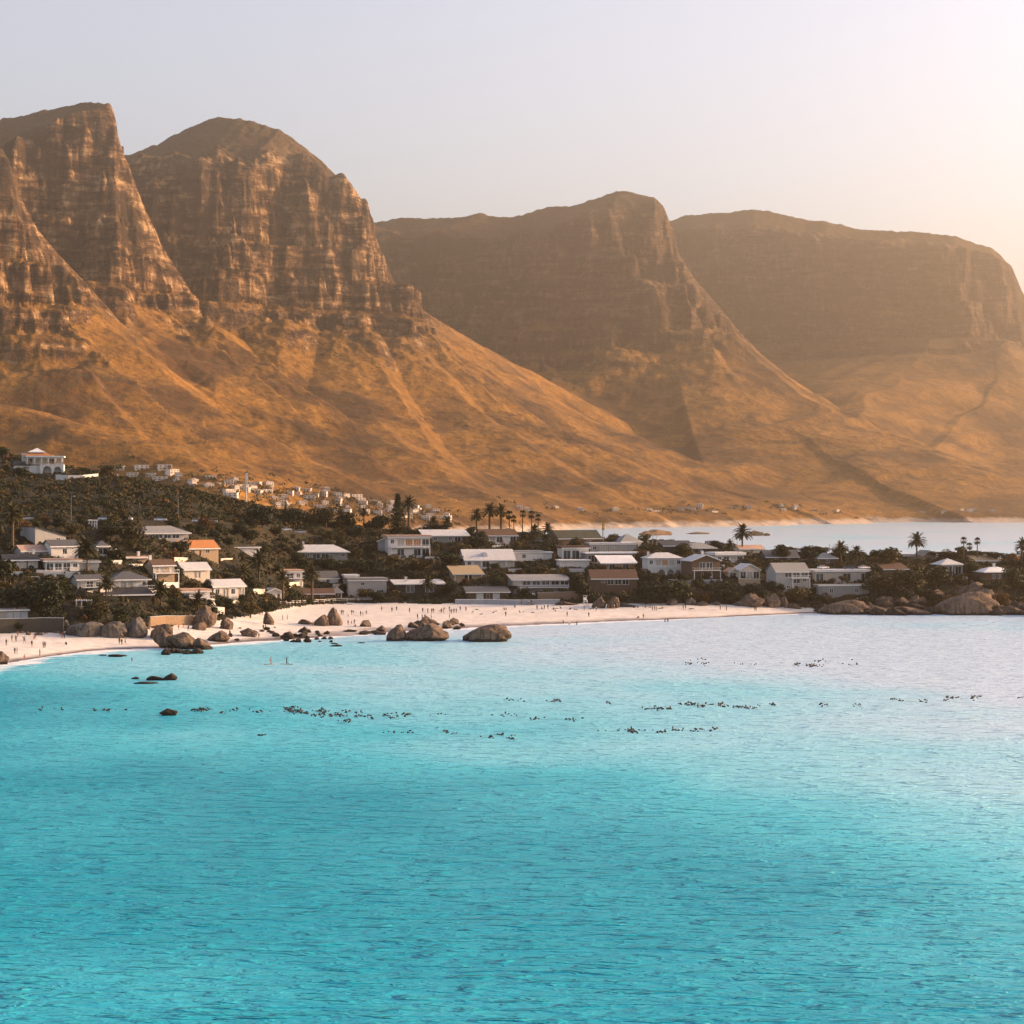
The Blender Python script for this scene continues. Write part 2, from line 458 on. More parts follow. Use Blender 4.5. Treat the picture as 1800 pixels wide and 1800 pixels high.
def hit(px, py):
    """where the line of sight through a photo pixel meets the near land"""
    ys, zs = stations_at(px)
    Y = np.arange(430, 1050, 0.5)
    zt = np.maximum(np.interp(Y, ys, zs), 0.0)
    ray = HC - (py - HOR) * Y / FOC
    k = np.argmax(zt >= ray)
    if not (zt[k] >= ray[k]): k = int(np.argmin(np.abs(Y - ys[8])))
    return P(px, py, Y[k])[0], float(Y[k]), float(zt[k])

def build_land():
    tans = np.linspace(-0.34, 0.40, 560)
    rows = np.concatenate([np.arange(420, 700, 1.7), np.arange(700, 880, 1.9), np.arange(880, 1200, 8)])
    Yg, Tg = np.meshgrid(rows, tans, indexing='ij')
    Xg = Yg * Tg
    px = 900 + FOC * tans
    Z = np.empty_like(Xg); S = np.empty_like(Xg)
    for j in range(len(tans)):
        ys, zs = stations_at(px[j])
        Z[:, j] = np.interp(rows, ys, zs)
        S[:, j] = np.interp(rows, ys, np.arange(len(ys)))
    # soften the breaks between stations
    for _ in range(3):
        Z[1:-1] = (Z[:-2] + 2 * Z[1:-1] + Z[2:]) / 4
        Z[:, 1:-1] = (Z[:, :-2] + 2 * Z[:, 1:-1] + Z[:, 2:]) / 4
    up = sstep(3.1, 4.2, S)
    y7 = np.interp(px, ST_PX, ST_Y[:, 7]); z7 = np.interp(px, ST_PX, ST_Z[:, 7])
    rw = (1 - sstep(4.0, 8.0, np.abs(Yg - y7[None]))) * (1 - sstep(540, 600, px))[None]
    Z = Z * (1 - rw) + z7[None] * rw; up = up * (1 - rw)
    Z += up * (1.1 * fbm(Xg / 14, Yg / 14, 5, 3) + 0.35 * fbm(Xg / 3.5, Yg / 3.5, 8, 2))
    Z += (1 - up) * 0.10 * fbm(Xg / 7, Yg / 7, 15, 3)
    V = np.stack([Xg, Yg, Z], -1)
    Sc = (S[:-1, :-1] + S[1:, 1:]) / 2
    edge = 3.05 + 0.12 * fbm(Xg[:-1, :-1] / 6, Yg[:-1, :-1] / 6, 33, 2)
    beach = Sc < edge
    # sand
    n = NT('beach_sand')
    pos = n.pos()
    sep = n.node('ShaderNodeSeparateXYZ'); n.link(pos, sep.inputs[0])
    nz = n.noise(pos, 0.35, 4, 0.6); nz2 = n.noise(pos, 0.05, 3, 0.5)
    dry = n.ramp(nz, [(0.3, (0.52, 0.46, 0.41)), (0.5, (0.64, 0.58, 0.53)), (0.7, (0.70, 0.64, 0.59))])
    hgt = n.math('ADD', sep.outputs[2], n.math('MULTIPLY', n.math('SUBTRACT', nz2, 0.5), 0.7))
    wet = n.maprange(hgt, 0.45, 0.12)
    colr = n.mix(wet, dry, (0.20, 0.14, 0.105))
    rough = n.maprange(wet, 0, 1, 0.95, 0.25)
    foot = n.noise(pos, 1.3, 3, 0.6)
    sand = n.done(colr, rough, n.bump(n.math('ADD', foot, nz), 0.5, 0.18))
    b = grid_mesh('beach', V, beach, sand, True)
    tag(b, 'pale pink white sand beach below the village', 'beach', kind='structure')
    n = NT('hillside_soil')
    pos = n.pos()
    nz = n.noise(pos, 0.12, 4, 0.6); nz2 = n.noise(pos, 0.9, 3, 0.6)
    colr = n.ramp(nz, [(0.3, (0.010, 0.010, 0.005)), (0.52, (0.022, 0.019, 0.009)), (0.68, (0.06, 0.038, 0.016)), (0.78, (0.20, 0.10, 0.038))])
    soil = n.done(colr, 0.95, n.bump(nz2, 0.8, 0.5))
    g = grid_mesh('hillside', V, ~beach, soil, True)
    tag(g, 'dark scrubby slope that carries the village', 'hillside', kind='structure')
    pr_ = np.arange(-110, 545, 5.0); yr = np.interp(pr_, ST_PX, ST_Y[:, 7]); zr = np.interp(pr_, ST_PX, ST_Z[:, 7])
    RV = np.stack([np.stack([(pr_ - 900) * yr / FOC, yr + o_, zr + 0.06], -1) for o_ in (-3.2, 0, 3.2)], 0)
    n = NT('asphalt'); colr = n.ramp(n.noise(n.pos(), 1.5, 4, 0.6), [(0.3, (0.035, 0.034, 0.033)), (0.7, (0.065, 0.062, 0.058))])
    tag(grid_mesh('road', RV, None, n.done(colr, 0.9), True), 'hill road cut across the slope above the houses', 'road', kind='structure')

def build_water():
    xs = np.concatenate([np.linspace(-9000, -420, 50), np.linspace(-400, 400, 260), np.linspace(420, 9000, 50)])
    ys = np.concatenate([np.linspace(-900, 90, 10), np.arange(100, 470, 6), np.arange(470, 760, 4), np.linspace(770, 1500, 40), np.linspace(1600, 12500, 60)])
    Yg, Xg = np.meshgrid(ys, xs, indexing='ij')
    px = 900 + FOC * Xg / np.maximum(Yg, 50)
    yw = np.interp(px, ST_PX, ST_Y[:, 2])
    dist = np.clip(yw - Yg, -50, 600)
    dist = np.where(Yg > 1000, 600, dist)
    dist = np.where(px > 1440, np.maximum(dist, dist + (px - 1440) * 0.2), dist)
    depth = np.clip((600 - Yg) / 420 - Xg * 0.004, 0, 1)  # distance offshore, plus sun glare painted as paler water towards the right
    depth = np.where(Yg > 1000, 0.0, depth)  # far water takes the palest stop: sky reflection put into its colour
    V = np.stack([Xg, Yg, np.zeros_like(Xg)], -1)
    n = NT('sea_water')
    pos = n.pos()
    sd = n.attr('shore')
    big = n.noise(n.mapping(pos, (0.6, 0.6, 1)), 0.011, 3, 0.55)
    depth_glare = n.math('ADD', n.attr('depth'), n.math('MULTIPLY', n.math('SUBTRACT', big, 0.5), 1.5))  # depth attribute also carries the painted sun glare and sky reflection
    body = n.ramp(depth_glare, [(0.0, (0.56, 0.73, 0.88)), (0.18, (0.44, 0.73, 0.88)), (0.42, (0.26, 0.69, 0.83)), (0.70, (0.06, 0.54, 0.68)), (0.98, (0.0, 0.34, 0.47))])  # pale stops: shallow water, with glare and sky reflection painted in
    # ripples: several wave trains, stretched along x
    w1 = n.noise(n.mapping(pos, (0.35, 1, 1)), 0.22, 3, 0.55, 0.4)
    w2 = n.noise(n.mapping(pos, (0.45, 1, 1)), 0.75, 3, 0.6, 0.5)
    w3 = n.noise(n.mapping(pos, (0.7, 1, 1)), 2.6, 2, 0.6)
    w2 = n.math('POWER', w2, 2.2)
    w4 = n.noise(n.mapping(pos, (0.30, 1, 1)), 0.62, 3, 0.5, 0.5)
    w4 = n.maprange(w4, 0.54, 0.70); w4.node.interpolation_type = 'SMOOTHSTEP'
    w5 = n.noise(n.mapping(pos, (0.4, 1, 1)), 1.6, 2, 0.5, 0.5)
    w5 = n.maprange(w5, 0.56, 0.72); w5.node.interpolation_type = 'SMOOTHSTEP'
    b0 = n.bump(w5, 1.0, 0.16, n.bump(w4, 1.0, 0.45))
    b1 = n.bump(w1, 1.0, 0.8, b0)
    b2 = n.bump(w2, 1.0, 0.5, b1)
    b3 = n.bump(w3, 1.0, 0.05, b2)
    # foam close to the beach
    fo = n.noise(n.mapping(pos, (0.16, 0.5, 1)), 0.5, 5, 0.65, 1.2)
    bank = n.noise(n.mapping(pos, (1, 1, 1)), 0.02, 2, 0.5)
    lim = n.math('MULTIPLY', n.maprange(bank, 0.35, 0.7, 2.0, 24.0), n.attr('surf'))
    near = n.math('SUBTRACT', 1.0, n.math('DIVIDE', sd, lim), clamp=True)
    foam = n.maprange(n.math('ADD', fo, n.math('MULTIPLY', near, 0.42)), 0.70, 0.80)
    foam = n.math('MULTIPLY', foam, n.maprange(near, 0.0, 0.12), clamp=True)
    colr = n.mix(foam, body, (0.82, 0.82, 0.84))
    n.bsdf.inputs['IOR'].default_value = 1.33
    n.bsdf.inputs['Specular IOR Level'].default_value = 0.2
    mat = n.done(colr, n.maprange(foam, 0, 1, 0.24, 0.8), b3)
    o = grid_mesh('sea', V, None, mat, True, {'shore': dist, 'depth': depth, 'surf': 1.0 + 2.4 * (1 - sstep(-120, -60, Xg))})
    tag(o, 'rippled turquoise sea water in the bay', 'sea', kind='structure')

def build_haze():
    x0, x1, y0, y1, z0, z1 = -9600, 9600, -1500, 13000, -12, 1120
    v = [(x, y, z) for z in (z0, z1) for y in (y0, y1) for x in (x0, x1)]
    f = [(0, 2, 3, 1), (4, 5, 7, 6), (0, 1, 5, 4), (2, 6, 7, 3), (0, 4, 6, 2), (1, 3, 7, 5)]
    m = bpy.data.materials.new('haze_air'); m.use_nodes = True
    t = m.node_tree; t.nodes.clear()
    out = t.nodes.new('ShaderNodeOutputMaterial'); pv = t.nodes.new('ShaderNodeVolumePrincipled')
    pv.inputs['Color'].default_value = (1.0, 0.76, 0.52, 1)
    pv.inputs['Density'].default_value = 0.000104
    pv.inputs['Anisotropy'].default_value = 0.80
    t.links.new(pv.outputs[0], out.inputs['Volume'])
    o = mesh_obj('haze', v, f, m)
    tag(o, 'thin golden evening haze filling the air', 'haze', kind='stuff')

build_mountains()
build_land()
build_water()
build_haze()

# ------------------------------------------------------------------ mesh builder
class MB:
    def __init__(self): self.v = []; self.f = []; self.m = []
    def add(self, vs, fs, mi=0):
        b = len(self.v); self.v += [tuple(p) for p in vs]
        for f in fs: self.f.append(tuple(b + i for i in f)); self.m.append(mi)
    def quad(self, a, b, c, d, mi=0): self.add([a, b, c, d], [(0, 1, 2, 3)], mi)
    def box(self, x0, x1, y0, y1, z0, z1, mi=0):
        self.add([(x0, y0, z0), (x1, y0, z0), (x1, y1, z0), (x0, y1, z0), (x0, y0, z1), (x1, y0, z1), (x1, y1, z1), (x0, y1, z1)],
                 [(0, 3, 2, 1), (4, 5, 6, 7), (0, 1, 5, 4), (1, 2, 6, 5), (2, 3, 7, 6), (3, 0, 4, 7)], mi)
    def prism_x(self, prof, x0, x1, mi=0):
        """prof: (y, z) polygon, anticlockwise seen from +x"""
        n = len(prof)
        self.add([(x0, y, z) for y, z in prof] + [(x1, y, z) for y, z in prof],
                 [tuple(range(n))[::-1], tuple(range(n, 2 * n))] + [(i, (i + 1) % n, n + (i + 1) % n, n + i) for i in range(n)], mi)
    def prism_y(self, prof, y0, y1, mi=0):
        n = len(prof)
        self.add([(x, y0, z) for x, z in prof] + [(x, y1, z) for x, z in prof],
                 [tuple(range(n)), tuple(range(n, 2 * n))[::-1]] + [(i, n + i, n + (i + 1) % n, (i + 1) % n) for i in range(n)], mi)
    def tube(self, pts, rad, n=8, mi=0):
        rings = []
        for k, p in enumerate(pts):
            p = Vector(p)
            d = (Vector(pts[min(k + 1, len(pts) - 1)]) - Vector(pts[max(k - 1, 0)])).normalized()
            a = d.orthogonal().normalized(); b = d.cross(a)
            r = rad[k] if isinstance(rad, (list, tuple)) else rad
            rings.append([p + (a * math.cos(t) + b * math.sin(t)) * r for t in [2 * math.pi * i / n for i in range(n)]])
        vs = [v for r in rings for v in r]; fs = []
        for k in range(len(pts) - 1):
            for i in range(n):
                fs.append((k * n + i, k * n + (i + 1) % n, (k + 1) * n + (i + 1) % n, (k + 1) * n + i))
        fs.append(tuple(range(n))[::-1]); fs.append(tuple(range((len(pts) - 1) * n, len(pts) * n)))
        self.add(vs, fs, mi)
    def panel(self, u0, u1, z0, z1, ops, to3, depth=0.25, mi=0):
        """wall sheet with rectangular openings; to3(u, z, inset) gives the point"""
        us = sorted({u0, u1} | {q for o in ops for q in (o[0], o[1])}); zs = sorted({z0, z1} | {q for o in ops for q in (o[2], o[3])})
        for i in range(len(us) - 1):
            for j in range(len(zs) - 1):
                uc, zc = (us[i] + us[i + 1]) / 2, (zs[j] + zs[j + 1]) / 2
                if any(o[0] < uc < o[1] and o[2] < zc < o[3] for o in ops): continue
                self.quad(to3(us[i], zs[j], 0), to3(us[i + 1], zs[j], 0), to3(us[i + 1], zs[j + 1], 0), to3(us[i], zs[j + 1], 0), mi)
        for a, b, c, d in ops:
            for p, q in (((a, c), (b, c)), ((b, c), (b, d)), ((b, d), (a, d)), ((a, d), (a, c))):
                self.quad(to3(*p, 0), to3(*p, depth), to3(*q, depth), to3(*q, 0), mi)
    def obj(self, name, mats, parent=None, smooth=False):
        return mesh_obj(name, self.v, self.f, mats, parent, self.m, smooth)
    def mesh(self, name, mats, smooth=False):
        me = bpy.data.meshes.new(name); me.from_pydata(self.v, [], self.f)
        for m in (mats if isinstance(mats, (list, tuple)) else [mats]): me.materials.append(m)
        me.polygons.foreach_set('material_index', self.m)
        me.polygons.foreach_set('use_smooth', [smooth] * len(self.f)); me.update()
        return me

def empty(name, loc, rz=0.0):
    o = bpy.data.objects.new(name, None); COL.objects.link(o)
    o.location = loc; o.rotation_euler = (0, 0, rz); o.empty_display_size = 0.5
    return o
def link_mesh(name, me, parent=None, loc=None, rot=None, scale=None):
    o = bpy.data.objects.new(name, me); COL.objects.link(o)
    if parent is not None: o.parent = parent
    if loc is not None: o.location = loc
    if rot is not None: o.rotation_euler = rot
    if scale is not None: o.scale = scale
    return o

# ------------------------------------------------------------------ paints and other materials
def paint(name, c, var=0.12, rough=0.85, scale=0.8, ribs=None):
    n = NT(name); pos = n.pos()
    a = n.noise(pos, scale, 4, 0.6)
    st = n.noise(n.mapping(pos, (2.5, 2.5, 0.35)), 0.7, 3, 0.6)
    colr = n.mix(a, tuple(x * (1 - var) for x in c), tuple(min(1, x * (1 + var)) for x in c))
    colr = n.mix(n.maprange(st, 0.55, 0.8), colr, tuple(x * 0.72 for x in c))
    nm = None
    if ribs:
        tc = n.node('ShaderNodeTexCoord')
        wv = n.node('ShaderNodeTexWave', wave_type='BANDS', bands_direction=ribs[0]); wv.inputs['Scale'].default_value = ribs[1]
        wv.inputs['Distortion'].default_value = 0.2
        n.link(tc.outputs['Object'], wv.inputs['Vector'])
        nm = n.bump(wv.outputs['Fac'], 0.6, 0.08)
    return n.done(colr, rough, nm)
W = {
    'white': paint('white_plaster', (0.62, 0.59, 0.56)), 'cream': paint('cream_plaster', (0.62, 0.53, 0.43)), 'pale': paint('pale_grey_plaster', (0.36, 0.345, 0.33)),
    'grey': paint('grey_render', (0.24, 0.235, 0.225)), 'tan': paint('tan_plaster', (0.40, 0.28, 0.18)), 'brown': paint('brown_timber', (0.115, 0.075, 0.05), 0.25, 0.8, 2.0, ('X', 2.2)),
    'dark': paint('dark_timber', (0.05, 0.042, 0.036), 0.25, 0.8, 2.0, ('X', 2.2)), 'shadestone': paint('shaded_stone_walling', (0.065, 0.058, 0.046), 0.45, 0.95, 2.2), 'stone': paint('stone_walling', (0.25, 0.17, 0.11), 0.45, 0.95, 2.2), 'concrete': paint('weathered_concrete', (0.33, 0.33, 0.34), 0.25),  # cove wall stone: its shade is painted into the darker colour
}
R = {
    'slate': paint('slate_roof', (0.10, 0.10, 0.105), 0.25, 0.7, 1.2, ('Y', 1.3)), 'black': paint('dark_sheet_roof', (0.035, 0.034, 0.035), 0.25, 0.6, 1.0, ('X', 1.6)),
    'grey': paint('grey_sheet_roof', (0.25, 0.245, 0.24), 0.18, 0.6, 1.0, ('X', 1.6)), 'light': paint('light_sheet_roof', (0.55, 0.54, 0.54), 0.12, 0.5, 1.0, ('X', 1.6)),
    'pink': paint('faded_pink_roof', (0.46, 0.30, 0.23), 0.2, 0.8, 1.0, ('X', 1.6)), 'orange': paint('orange_tile_roof', (0.50, 0.20, 0.07), 0.22, 0.8, 1.5, ('Y', 1.6)),
    'brown': paint('brown_tile_roof', (0.13, 0.075, 0.048), 0.25, 0.8, 1.5, ('Y', 1.6)), 'green': paint('dark_green_roof', (0.05, 0.052, 0.034), 0.2, 0.7, 1.0, ('X', 1.6)),
    'white': paint('white_sheet_roof', (0.72, 0.71, 0.72), 0.1, 0.5, 1.0, ('X', 1.6)), 'tan': paint('tan_felt_roof', (0.36, 0.27, 0.16), 0.2, 0.9),
}
TRIM = paint('white_trim', (0.74, 0.72, 0.70), 0.06); DTRIM = paint('dark_trim', (0.06, 0.05, 0.045))
def _glass():
    n = NT('window_glass'); n.bsdf.inputs['Specular IOR Level'].default_value = 0.5
    return n.done((0.022, 0.024, 0.026), 0.06)
GLASS = _glass()
BLIND = paint('orange_wood_blind', (0.50, 0.22, 0.06), 0.25, 0.7, 2.0, ('Z', 3.0)); CURT = paint('pale_curtain', (0.5, 0.44, 0.38), 0.15, 0.9, 2.0, ('X', 4.0))
GDOOR = paint('white_garage_door', (0.62, 0.62, 0.62), 0.06, 0.7, 1.0, ('Z', 2.5)); WDOOR = paint('brown_door', (0.13, 0.07, 0.04), 0.2)

PANE = {'w': GLASS, 'W': GLASS, 'o': BLIND, 's': CURT, 'g': GDOOR, 'd': WDOOR}
BOXES = []           # projected rectangles of houses (px0, py0, px1, py1, Y): trees keep clear of them
FOOT = []            # house footprints (x, y, radius)

def openings(side, h, tokens, width):
    """tokens: one string per storey from the top; returns list of (u0, u1, z0, z1, kind)"""
    out = []; ns = len(tokens); sh = h / ns
    for k, row in enumerate(tokens):
        z = h - (k + 1) * sh
        cells = list(row); n = len(cells)
        if not n: continue
        bw = width / n
        for i, c in enumerate(cells):
            if c == '-': continue
            u = -width / 2 + bw * (i + 0.5)
            if c == 'w': ww, z0, z1 = min(bw * 0.55, 1.5), 0.36, 0.80
            elif c in 'Wos': ww, z0, z1 = bw * 0.86, 0.10, 0.84
            elif c == 'g': ww, z0, z1 = bw * 0.84, 0.02, 0.82
            else: ww, z0, z1 = min(bw * 0.6, 1.1), 0.02, 0.76
            out.append((u - ww / 2, u + ww / 2, z + sh * z0, z + sh * z1, c))
    return out

def fit_openings(root, ops, to3, trim):
    for (a, b, c, d, k) in ops:
        t = 0.09; mb = MB()
        def bar(u0, u1, z0, z1, i0=0.02, i1=0.14):
            P8 = [to3(u, z, i) for i in (i0, i1) for z in (z0, z1) for u in (u0, u1)]
            mb.add(P8, [(0, 1, 3, 2), (4, 6, 7, 5), (0, 4, 5, 1), (2, 3, 7, 6), (0, 2, 6, 4), (1, 5, 7, 3)])
        bar(a, a + t, c, d); bar(b - t, b, c, d); bar(a + t, b - t, d - t, d); bar(a + t, b - t, c, c + t)
        if k in 'Ws':
            nm = max(1, int(round((b - a) / 1.3)))
            for i in range(1, nm): bar(a + (b - a) * i / nm - 0.04, a + (b - a) * i / nm + 0.04, c + t, d - t)
        elif k == 'w': bar((a + b) / 2 - 0.035, (a + b) / 2 + 0.035, c + t, d - t)
        elif k == 'o':
            for i in range(1, 3): bar(a + (b - a) * i / 3 - 0.05, a + (b - a) * i / 3 + 0.05, c + t, d - t)
        nm_ = {'g': 'garage_door', 'd': 'door'}.get(k, 'window')
        wo = mb.obj(nm_, trim, root)
        pm = MB(); P8 = [to3(u, z, i) for i in (0.16, 0.2) for z in (c + 0.02, d - 0.02) for u in (a + 0.02, b - 0.02)]
        pm.add(P8, [(0, 1, 3, 2), (4, 6, 7, 5), (0, 4, 5, 1), (2, 3, 7, 6), (0, 2, 6, 4), (1, 5, 7, 3)])
        pm.obj('pane' if nm_ == 'window' else 'panel', PANE[k], wo)

def roof_mesh(mb, kind, w, d, h, rh, o):
    t = 0.22
    x0, x1 = -w / 2 - o, w / 2 + o
    if kind == 'gable_x':
        s = rh / (d / 2)
        pr = [(-o, h - o * s), (d / 2, h + rh), (d + o, h - o * s)]
        mb.prism_x([pr[0], (d / 2, h + rh), pr[2], (pr[2][0], pr[2][1] + t), (d / 2, h + rh + t), (pr[0][0], pr[0][1] + t)], x0, x1)
    elif kind == 'gable_y':
        s = rh / (w / 2)
        a, b, c = (x0, h - o * s), (0, h + rh), (x1, h - o * s)
        mb.prism_y([a, b, c, (c[0], c[1] + t), (0, h + rh + t), (a[0], a[1] + t)], -o, d + o)
    elif kind == 'hip':
        y0, y1 = -o, d + o; q = min(w, d) / 2 * 0.95
        if w >= d: r0, r1 = (-w / 2 + q, d / 2), (w / 2 - q, d / 2)
        else: r0, r1 = (0, q), (0, d - q)
        z = h - 0.05
        b = [(x0, y0, z), (x1, y0, z), (x1, y1, z), (x0, y1, z)]; u = [(p[0], p[1], z + t) for p in b]
        R0, R1 = (*r0, h + rh + t), (*r1, h + rh + t)
        mb.add(b + u + [R0, R1], [(3, 2, 1, 0), (0, 1, 5, 4), (1, 2, 6, 5), (2, 3, 7, 6), (3, 0, 4, 7)] +
               ([(4, 5, 9, 8), (5, 6, 9), (6, 7, 8, 9), (7, 4, 8)] if w >= d else [(4, 5, 8), (5, 6, 9, 8), (6, 7, 9), (7, 4, 8, 9)]))
    elif kind == 'flat':
        mb.box(x0, x1, -o, d + o, h, h + max(rh, 0.3))
    elif kind == 'mono_f':
        s = rh / d
        mb.prism_x([(-o, h - o * s), (d + o, h + rh + o * s), (d + o, h + rh + o * s + t), (-o, h - o * s + t)], x0, x1)
    elif kind == 'mono_r':
        s = rh / w
        mb.prism_y([(x0, h + rh + o * s), (x1, h - o * s), (x1, h - o * s + t), (x0, h + rh + o * s + t)], -o, d + o)

def house(px, py, w, h, r, roof, wall, rmat, front, label, yaw=0, depth=9.0, right=('w',), left=('-',), over=0.5, trim=None, name='beach_house', cat='house',
          chimney=None, balcony=None, posts=None, fascia=True, dormer=None, Y=None, group=None, mass=1):
    """px, py: foot of the front wall; w, h, r: width, wall height and roof height in photo pixels"""
    if Y is None: x, y, z = hit(px, py)
    else: x, y, z = P(px, py, Y)
    k = y / FOC
    yaw = yaw + (20 if px < 480 else 8) if yaw < 20 else yaw
    th = math.radians(yaw)
    wm = w * k / max(math.cos(th), 0.3); hm = h * k; rm = r * k
    root = empty(name, (x, y, z), th)
    tag(root, label, cat, group)
    trim = trim or TRIM
    fo = openings('f', hm, front, wm); ro = openings('r', hm, right, depth); lo = openings('l', hm, left, depth)
    f3 = lambda u, zz, i: (u, i, zz)
    r3 = lambda u, zz, i: (wm / 2 - i, depth / 2 + u, zz)
    l3 = lambda u, zz, i: (-wm / 2 + i, depth / 2 - u, zz)
    mb = MB(); B = -3.5
    mb.panel(-wm / 2, wm / 2, B, hm, [q[:4] for q in fo], f3)
    mb.panel(-depth / 2, depth / 2, B, hm, [q[:4] for q in ro], r3)
    mb.panel(-depth / 2, depth / 2, B, hm, [q[:4] for q in lo], l3)
    mb.quad((wm / 2, depth, B), (-wm / 2, depth, B), (-wm / 2, depth, hm), (wm / 2, depth, hm))
    mb.quad((-wm / 2, 0.3, hm - 0.02), (wm / 2, 0.3, hm - 0.02), (wm / 2, depth, hm - 0.02), (-wm / 2, depth, hm - 0.02))
    if roof == 'gable_x':
        for sx in (-1, 1): mb.add([(sx * wm / 2, 0, hm), (sx * wm / 2, depth, hm), (sx * wm / 2, depth / 2, hm + rm)], [(0, 1, 2)])
    elif roof == 'gable_y':
        for yy in (0, depth): mb.add([(-wm / 2, yy, hm), (wm / 2, yy, hm), (0, yy, hm + rm)], [(0, 1, 2)])
    elif roof == 'mono_f':
        for sx in (-1, 1): mb.add([(sx * wm / 2, 0, hm), (sx * wm / 2, depth, hm), (sx * wm / 2, depth, hm + rm)], [(0, 1, 2)])
        mb.quad((-wm / 2, depth, hm), (wm / 2, depth, hm), (wm / 2, depth, hm + rm), (-wm / 2, depth, hm + rm))
    elif roof == 'mono_r':
        for yy in (0, depth): mb.add([(-wm / 2, yy, hm), (wm / 2, yy, hm), (-wm / 2, yy, hm + rm)], [(0, 1, 2)])
        mb.quad((-wm / 2, 0, hm), (-wm / 2, depth, hm), (-wm / 2, depth, hm + rm), (-wm / 2, 0, hm + rm))
    mb.obj('wall', W[wall], root)
    for ops, t3 in ((fo, f3), (ro, r3), (lo, l3)): fit_openings(root, ops, t3, trim)
    rb = MB(); roof_mesh(rb, roof, wm, depth, hm, rm, over)
    ro_ = rb.obj('roof', R[rmat], root)
    if fascia and roof in ('gable_x', 'hip', 'mono_f', 'flat'):
        fb = MB(); zf = hm - (over * rm / (depth / 2) if roof == 'gable_x' else over * rm / depth if roof == 'mono_f' else 0.05 if roof == 'hip' else -0.02)
        fb.box(-wm / 2 - over - 0.03, wm / 2 + over + 0.03, -over - 0.07, -over - 0.01, zf - 0.12, zf + 0.24)
        fb.obj('fascia', trim, ro_)
    if roof == 'gable_y' and fascia:
        for sx in (-1, 1):
            fb = MB(); s = rm / (wm / 2); xe = wm / 2 + over
            fb.prism_y([(0, hm + rm - 0.06), (sx * xe, hm - over * s - 0.06), (sx * xe, hm - over * s + 0.26), (0, hm + rm + 0.26)][::sx], -over - 0.07, -over - 0.01)
            fb.obj('barge_board', trim, ro_)
    if chimney is not None:
        cb = MB(); cx = chimney * wm / 2; zr = hm + rm
        cb.box(cx - 0.4, cx + 0.4, depth * 0.45, depth * 0.45 + 0.8, hm, zr + 1.3)
        cb.box(cx - 0.5, cx + 0.5, depth * 0.45 - 0.1, depth * 0.45 + 0.9, zr + 1.3, zr + 1.5)
        cb.obj('chimney', W['white'], ro_)
    if dormer is not None:
        db = MB(); cx = dormer * wm / 2; z0 = hm + rm * 0.25
        db.prism_y([(cx - 0.9, z0), (cx + 0.9, z0), (cx + 0.9, z0 + 1.1), (cx, z0 + 1.9), (cx - 0.9, z0 + 1.1)], depth * 0.10, depth * 0.42)
        do = db.obj('dormer', W[wall], ro_)
    if balcony is not None:
        u0, u1, zb, dp = balcony[:4]; u0 *= wm / 2; u1 *= wm / 2; zb *= hm
        bb = MB(); bb.box(u0, u1, -dp, -0.01, zb - 0.2, zb); bo = bb.obj('balcony', trim, root)
        rb2 = MB(); rb2.box(u0, u1, -dp, -dp + 0.08, zb + 0.85, zb + 0.95)
        nn = max(2, int((u1 - u0) / 0.7))
        for i in range(nn + 1):
            ux = u0 + (u1 - u0 - 0.06) * i / nn; rb2.box(ux, ux + 0.06, -dp + 0.01, -dp + 0.07, zb, zb + 0.85)
        for ux in (u0, u1 - 0.08): rb2.box(ux, ux + 0.08, -dp, 0, zb + 0.953, zb + 1.04)
        rb2.obj('railing', trim, bo)
        if zb > 1.2:
            for ux in (u0 + 0.1, u1 - 0.35):
                pb = MB(); pb.box(ux, ux + 0.25, -dp + 0.1, -dp + 0.35, -3, zb - 0.2); pb.obj('post', trim, root)
    if posts:
        n_, dp = posts
        for i in range(n_):
            pb = MB(); ux = -wm / 2 + (wm - 0.2) * i / (n_ - 1)
            pb.box(ux, ux + 0.2, -dp, -dp + 0.2, -1.5, hm - 0.1); pb.obj('post', trim, root)
    BOXES.append((px - w / 2, py - h - r, px + w / 2, py - h * 0.25, y))
    FOOT.append((x - math.sin(th) * depth / 2, y + math.cos(th) * depth / 2, max(wm, depth) / 2 + 0.5))
    return root

H = house
# --- left slope
H(89, 955, 46, 12, 16, 'mono_r', 'pale', 'black', ('-w',), 'white walled house with dark lean-to roofs stepping down to the right', yaw=18, depth=11, right=('wd',), over=0.3)
H(114, 982, 42, 22, 10, 'gable_x', 'white', 'slate', ('-w-',), 'tall white plastered cottage with grey roof and one dark square window', yaw=12, depth=8, right=('w',), left=('-',))
H(64, 979, 44, 10, 9, 'gable_x', 'pale', 'pink', ('w--',), 'low cottage with faded pink roof beside the tall white cottage', yaw=14, depth=7)
H(38, 1001, 54, 16, 9, 'gable_x', 'brown', 'black', ('Wss',), 'dark roofed timber bungalow with white framed corner window', yaw=3, depth=9, chimney=0.85)
H(110, 1004, 54, 17, 4, 'flat', 'white', 'pink', ('WWWw',), 'white bungalow with pinkish flat roof and wide dark glass doors', yaw=4, depth=9, balcony=(-0.8, 0.9, 0.06, 2.2), over=0.8)
H(155, 1004, 36, 15, 3, 'flat', 'pale', 'grey', ('---',), 'plain pale flat roofed block behind a palm trunk', depth=7, right=('-',))
H(158, 1039, 40, 20, 7, 'gable_x', 'pale', 'slate', ('sWw',), 'grey roofed house with white posts and glazed balcony below the pale block', yaw=5, depth=8, balcony=(-0.7, 1.1, 0.35, 2.4))
H(229, 1037, 56, 17, 13, 'hip', 'white', 'slate', ('-ss-w',), 'white house with flared grey hipped roof and pale shutters', yaw=6, depth=9, over=1.0, right=('w',), balcony=(0.75, 1.35, 0.1, 1.5))
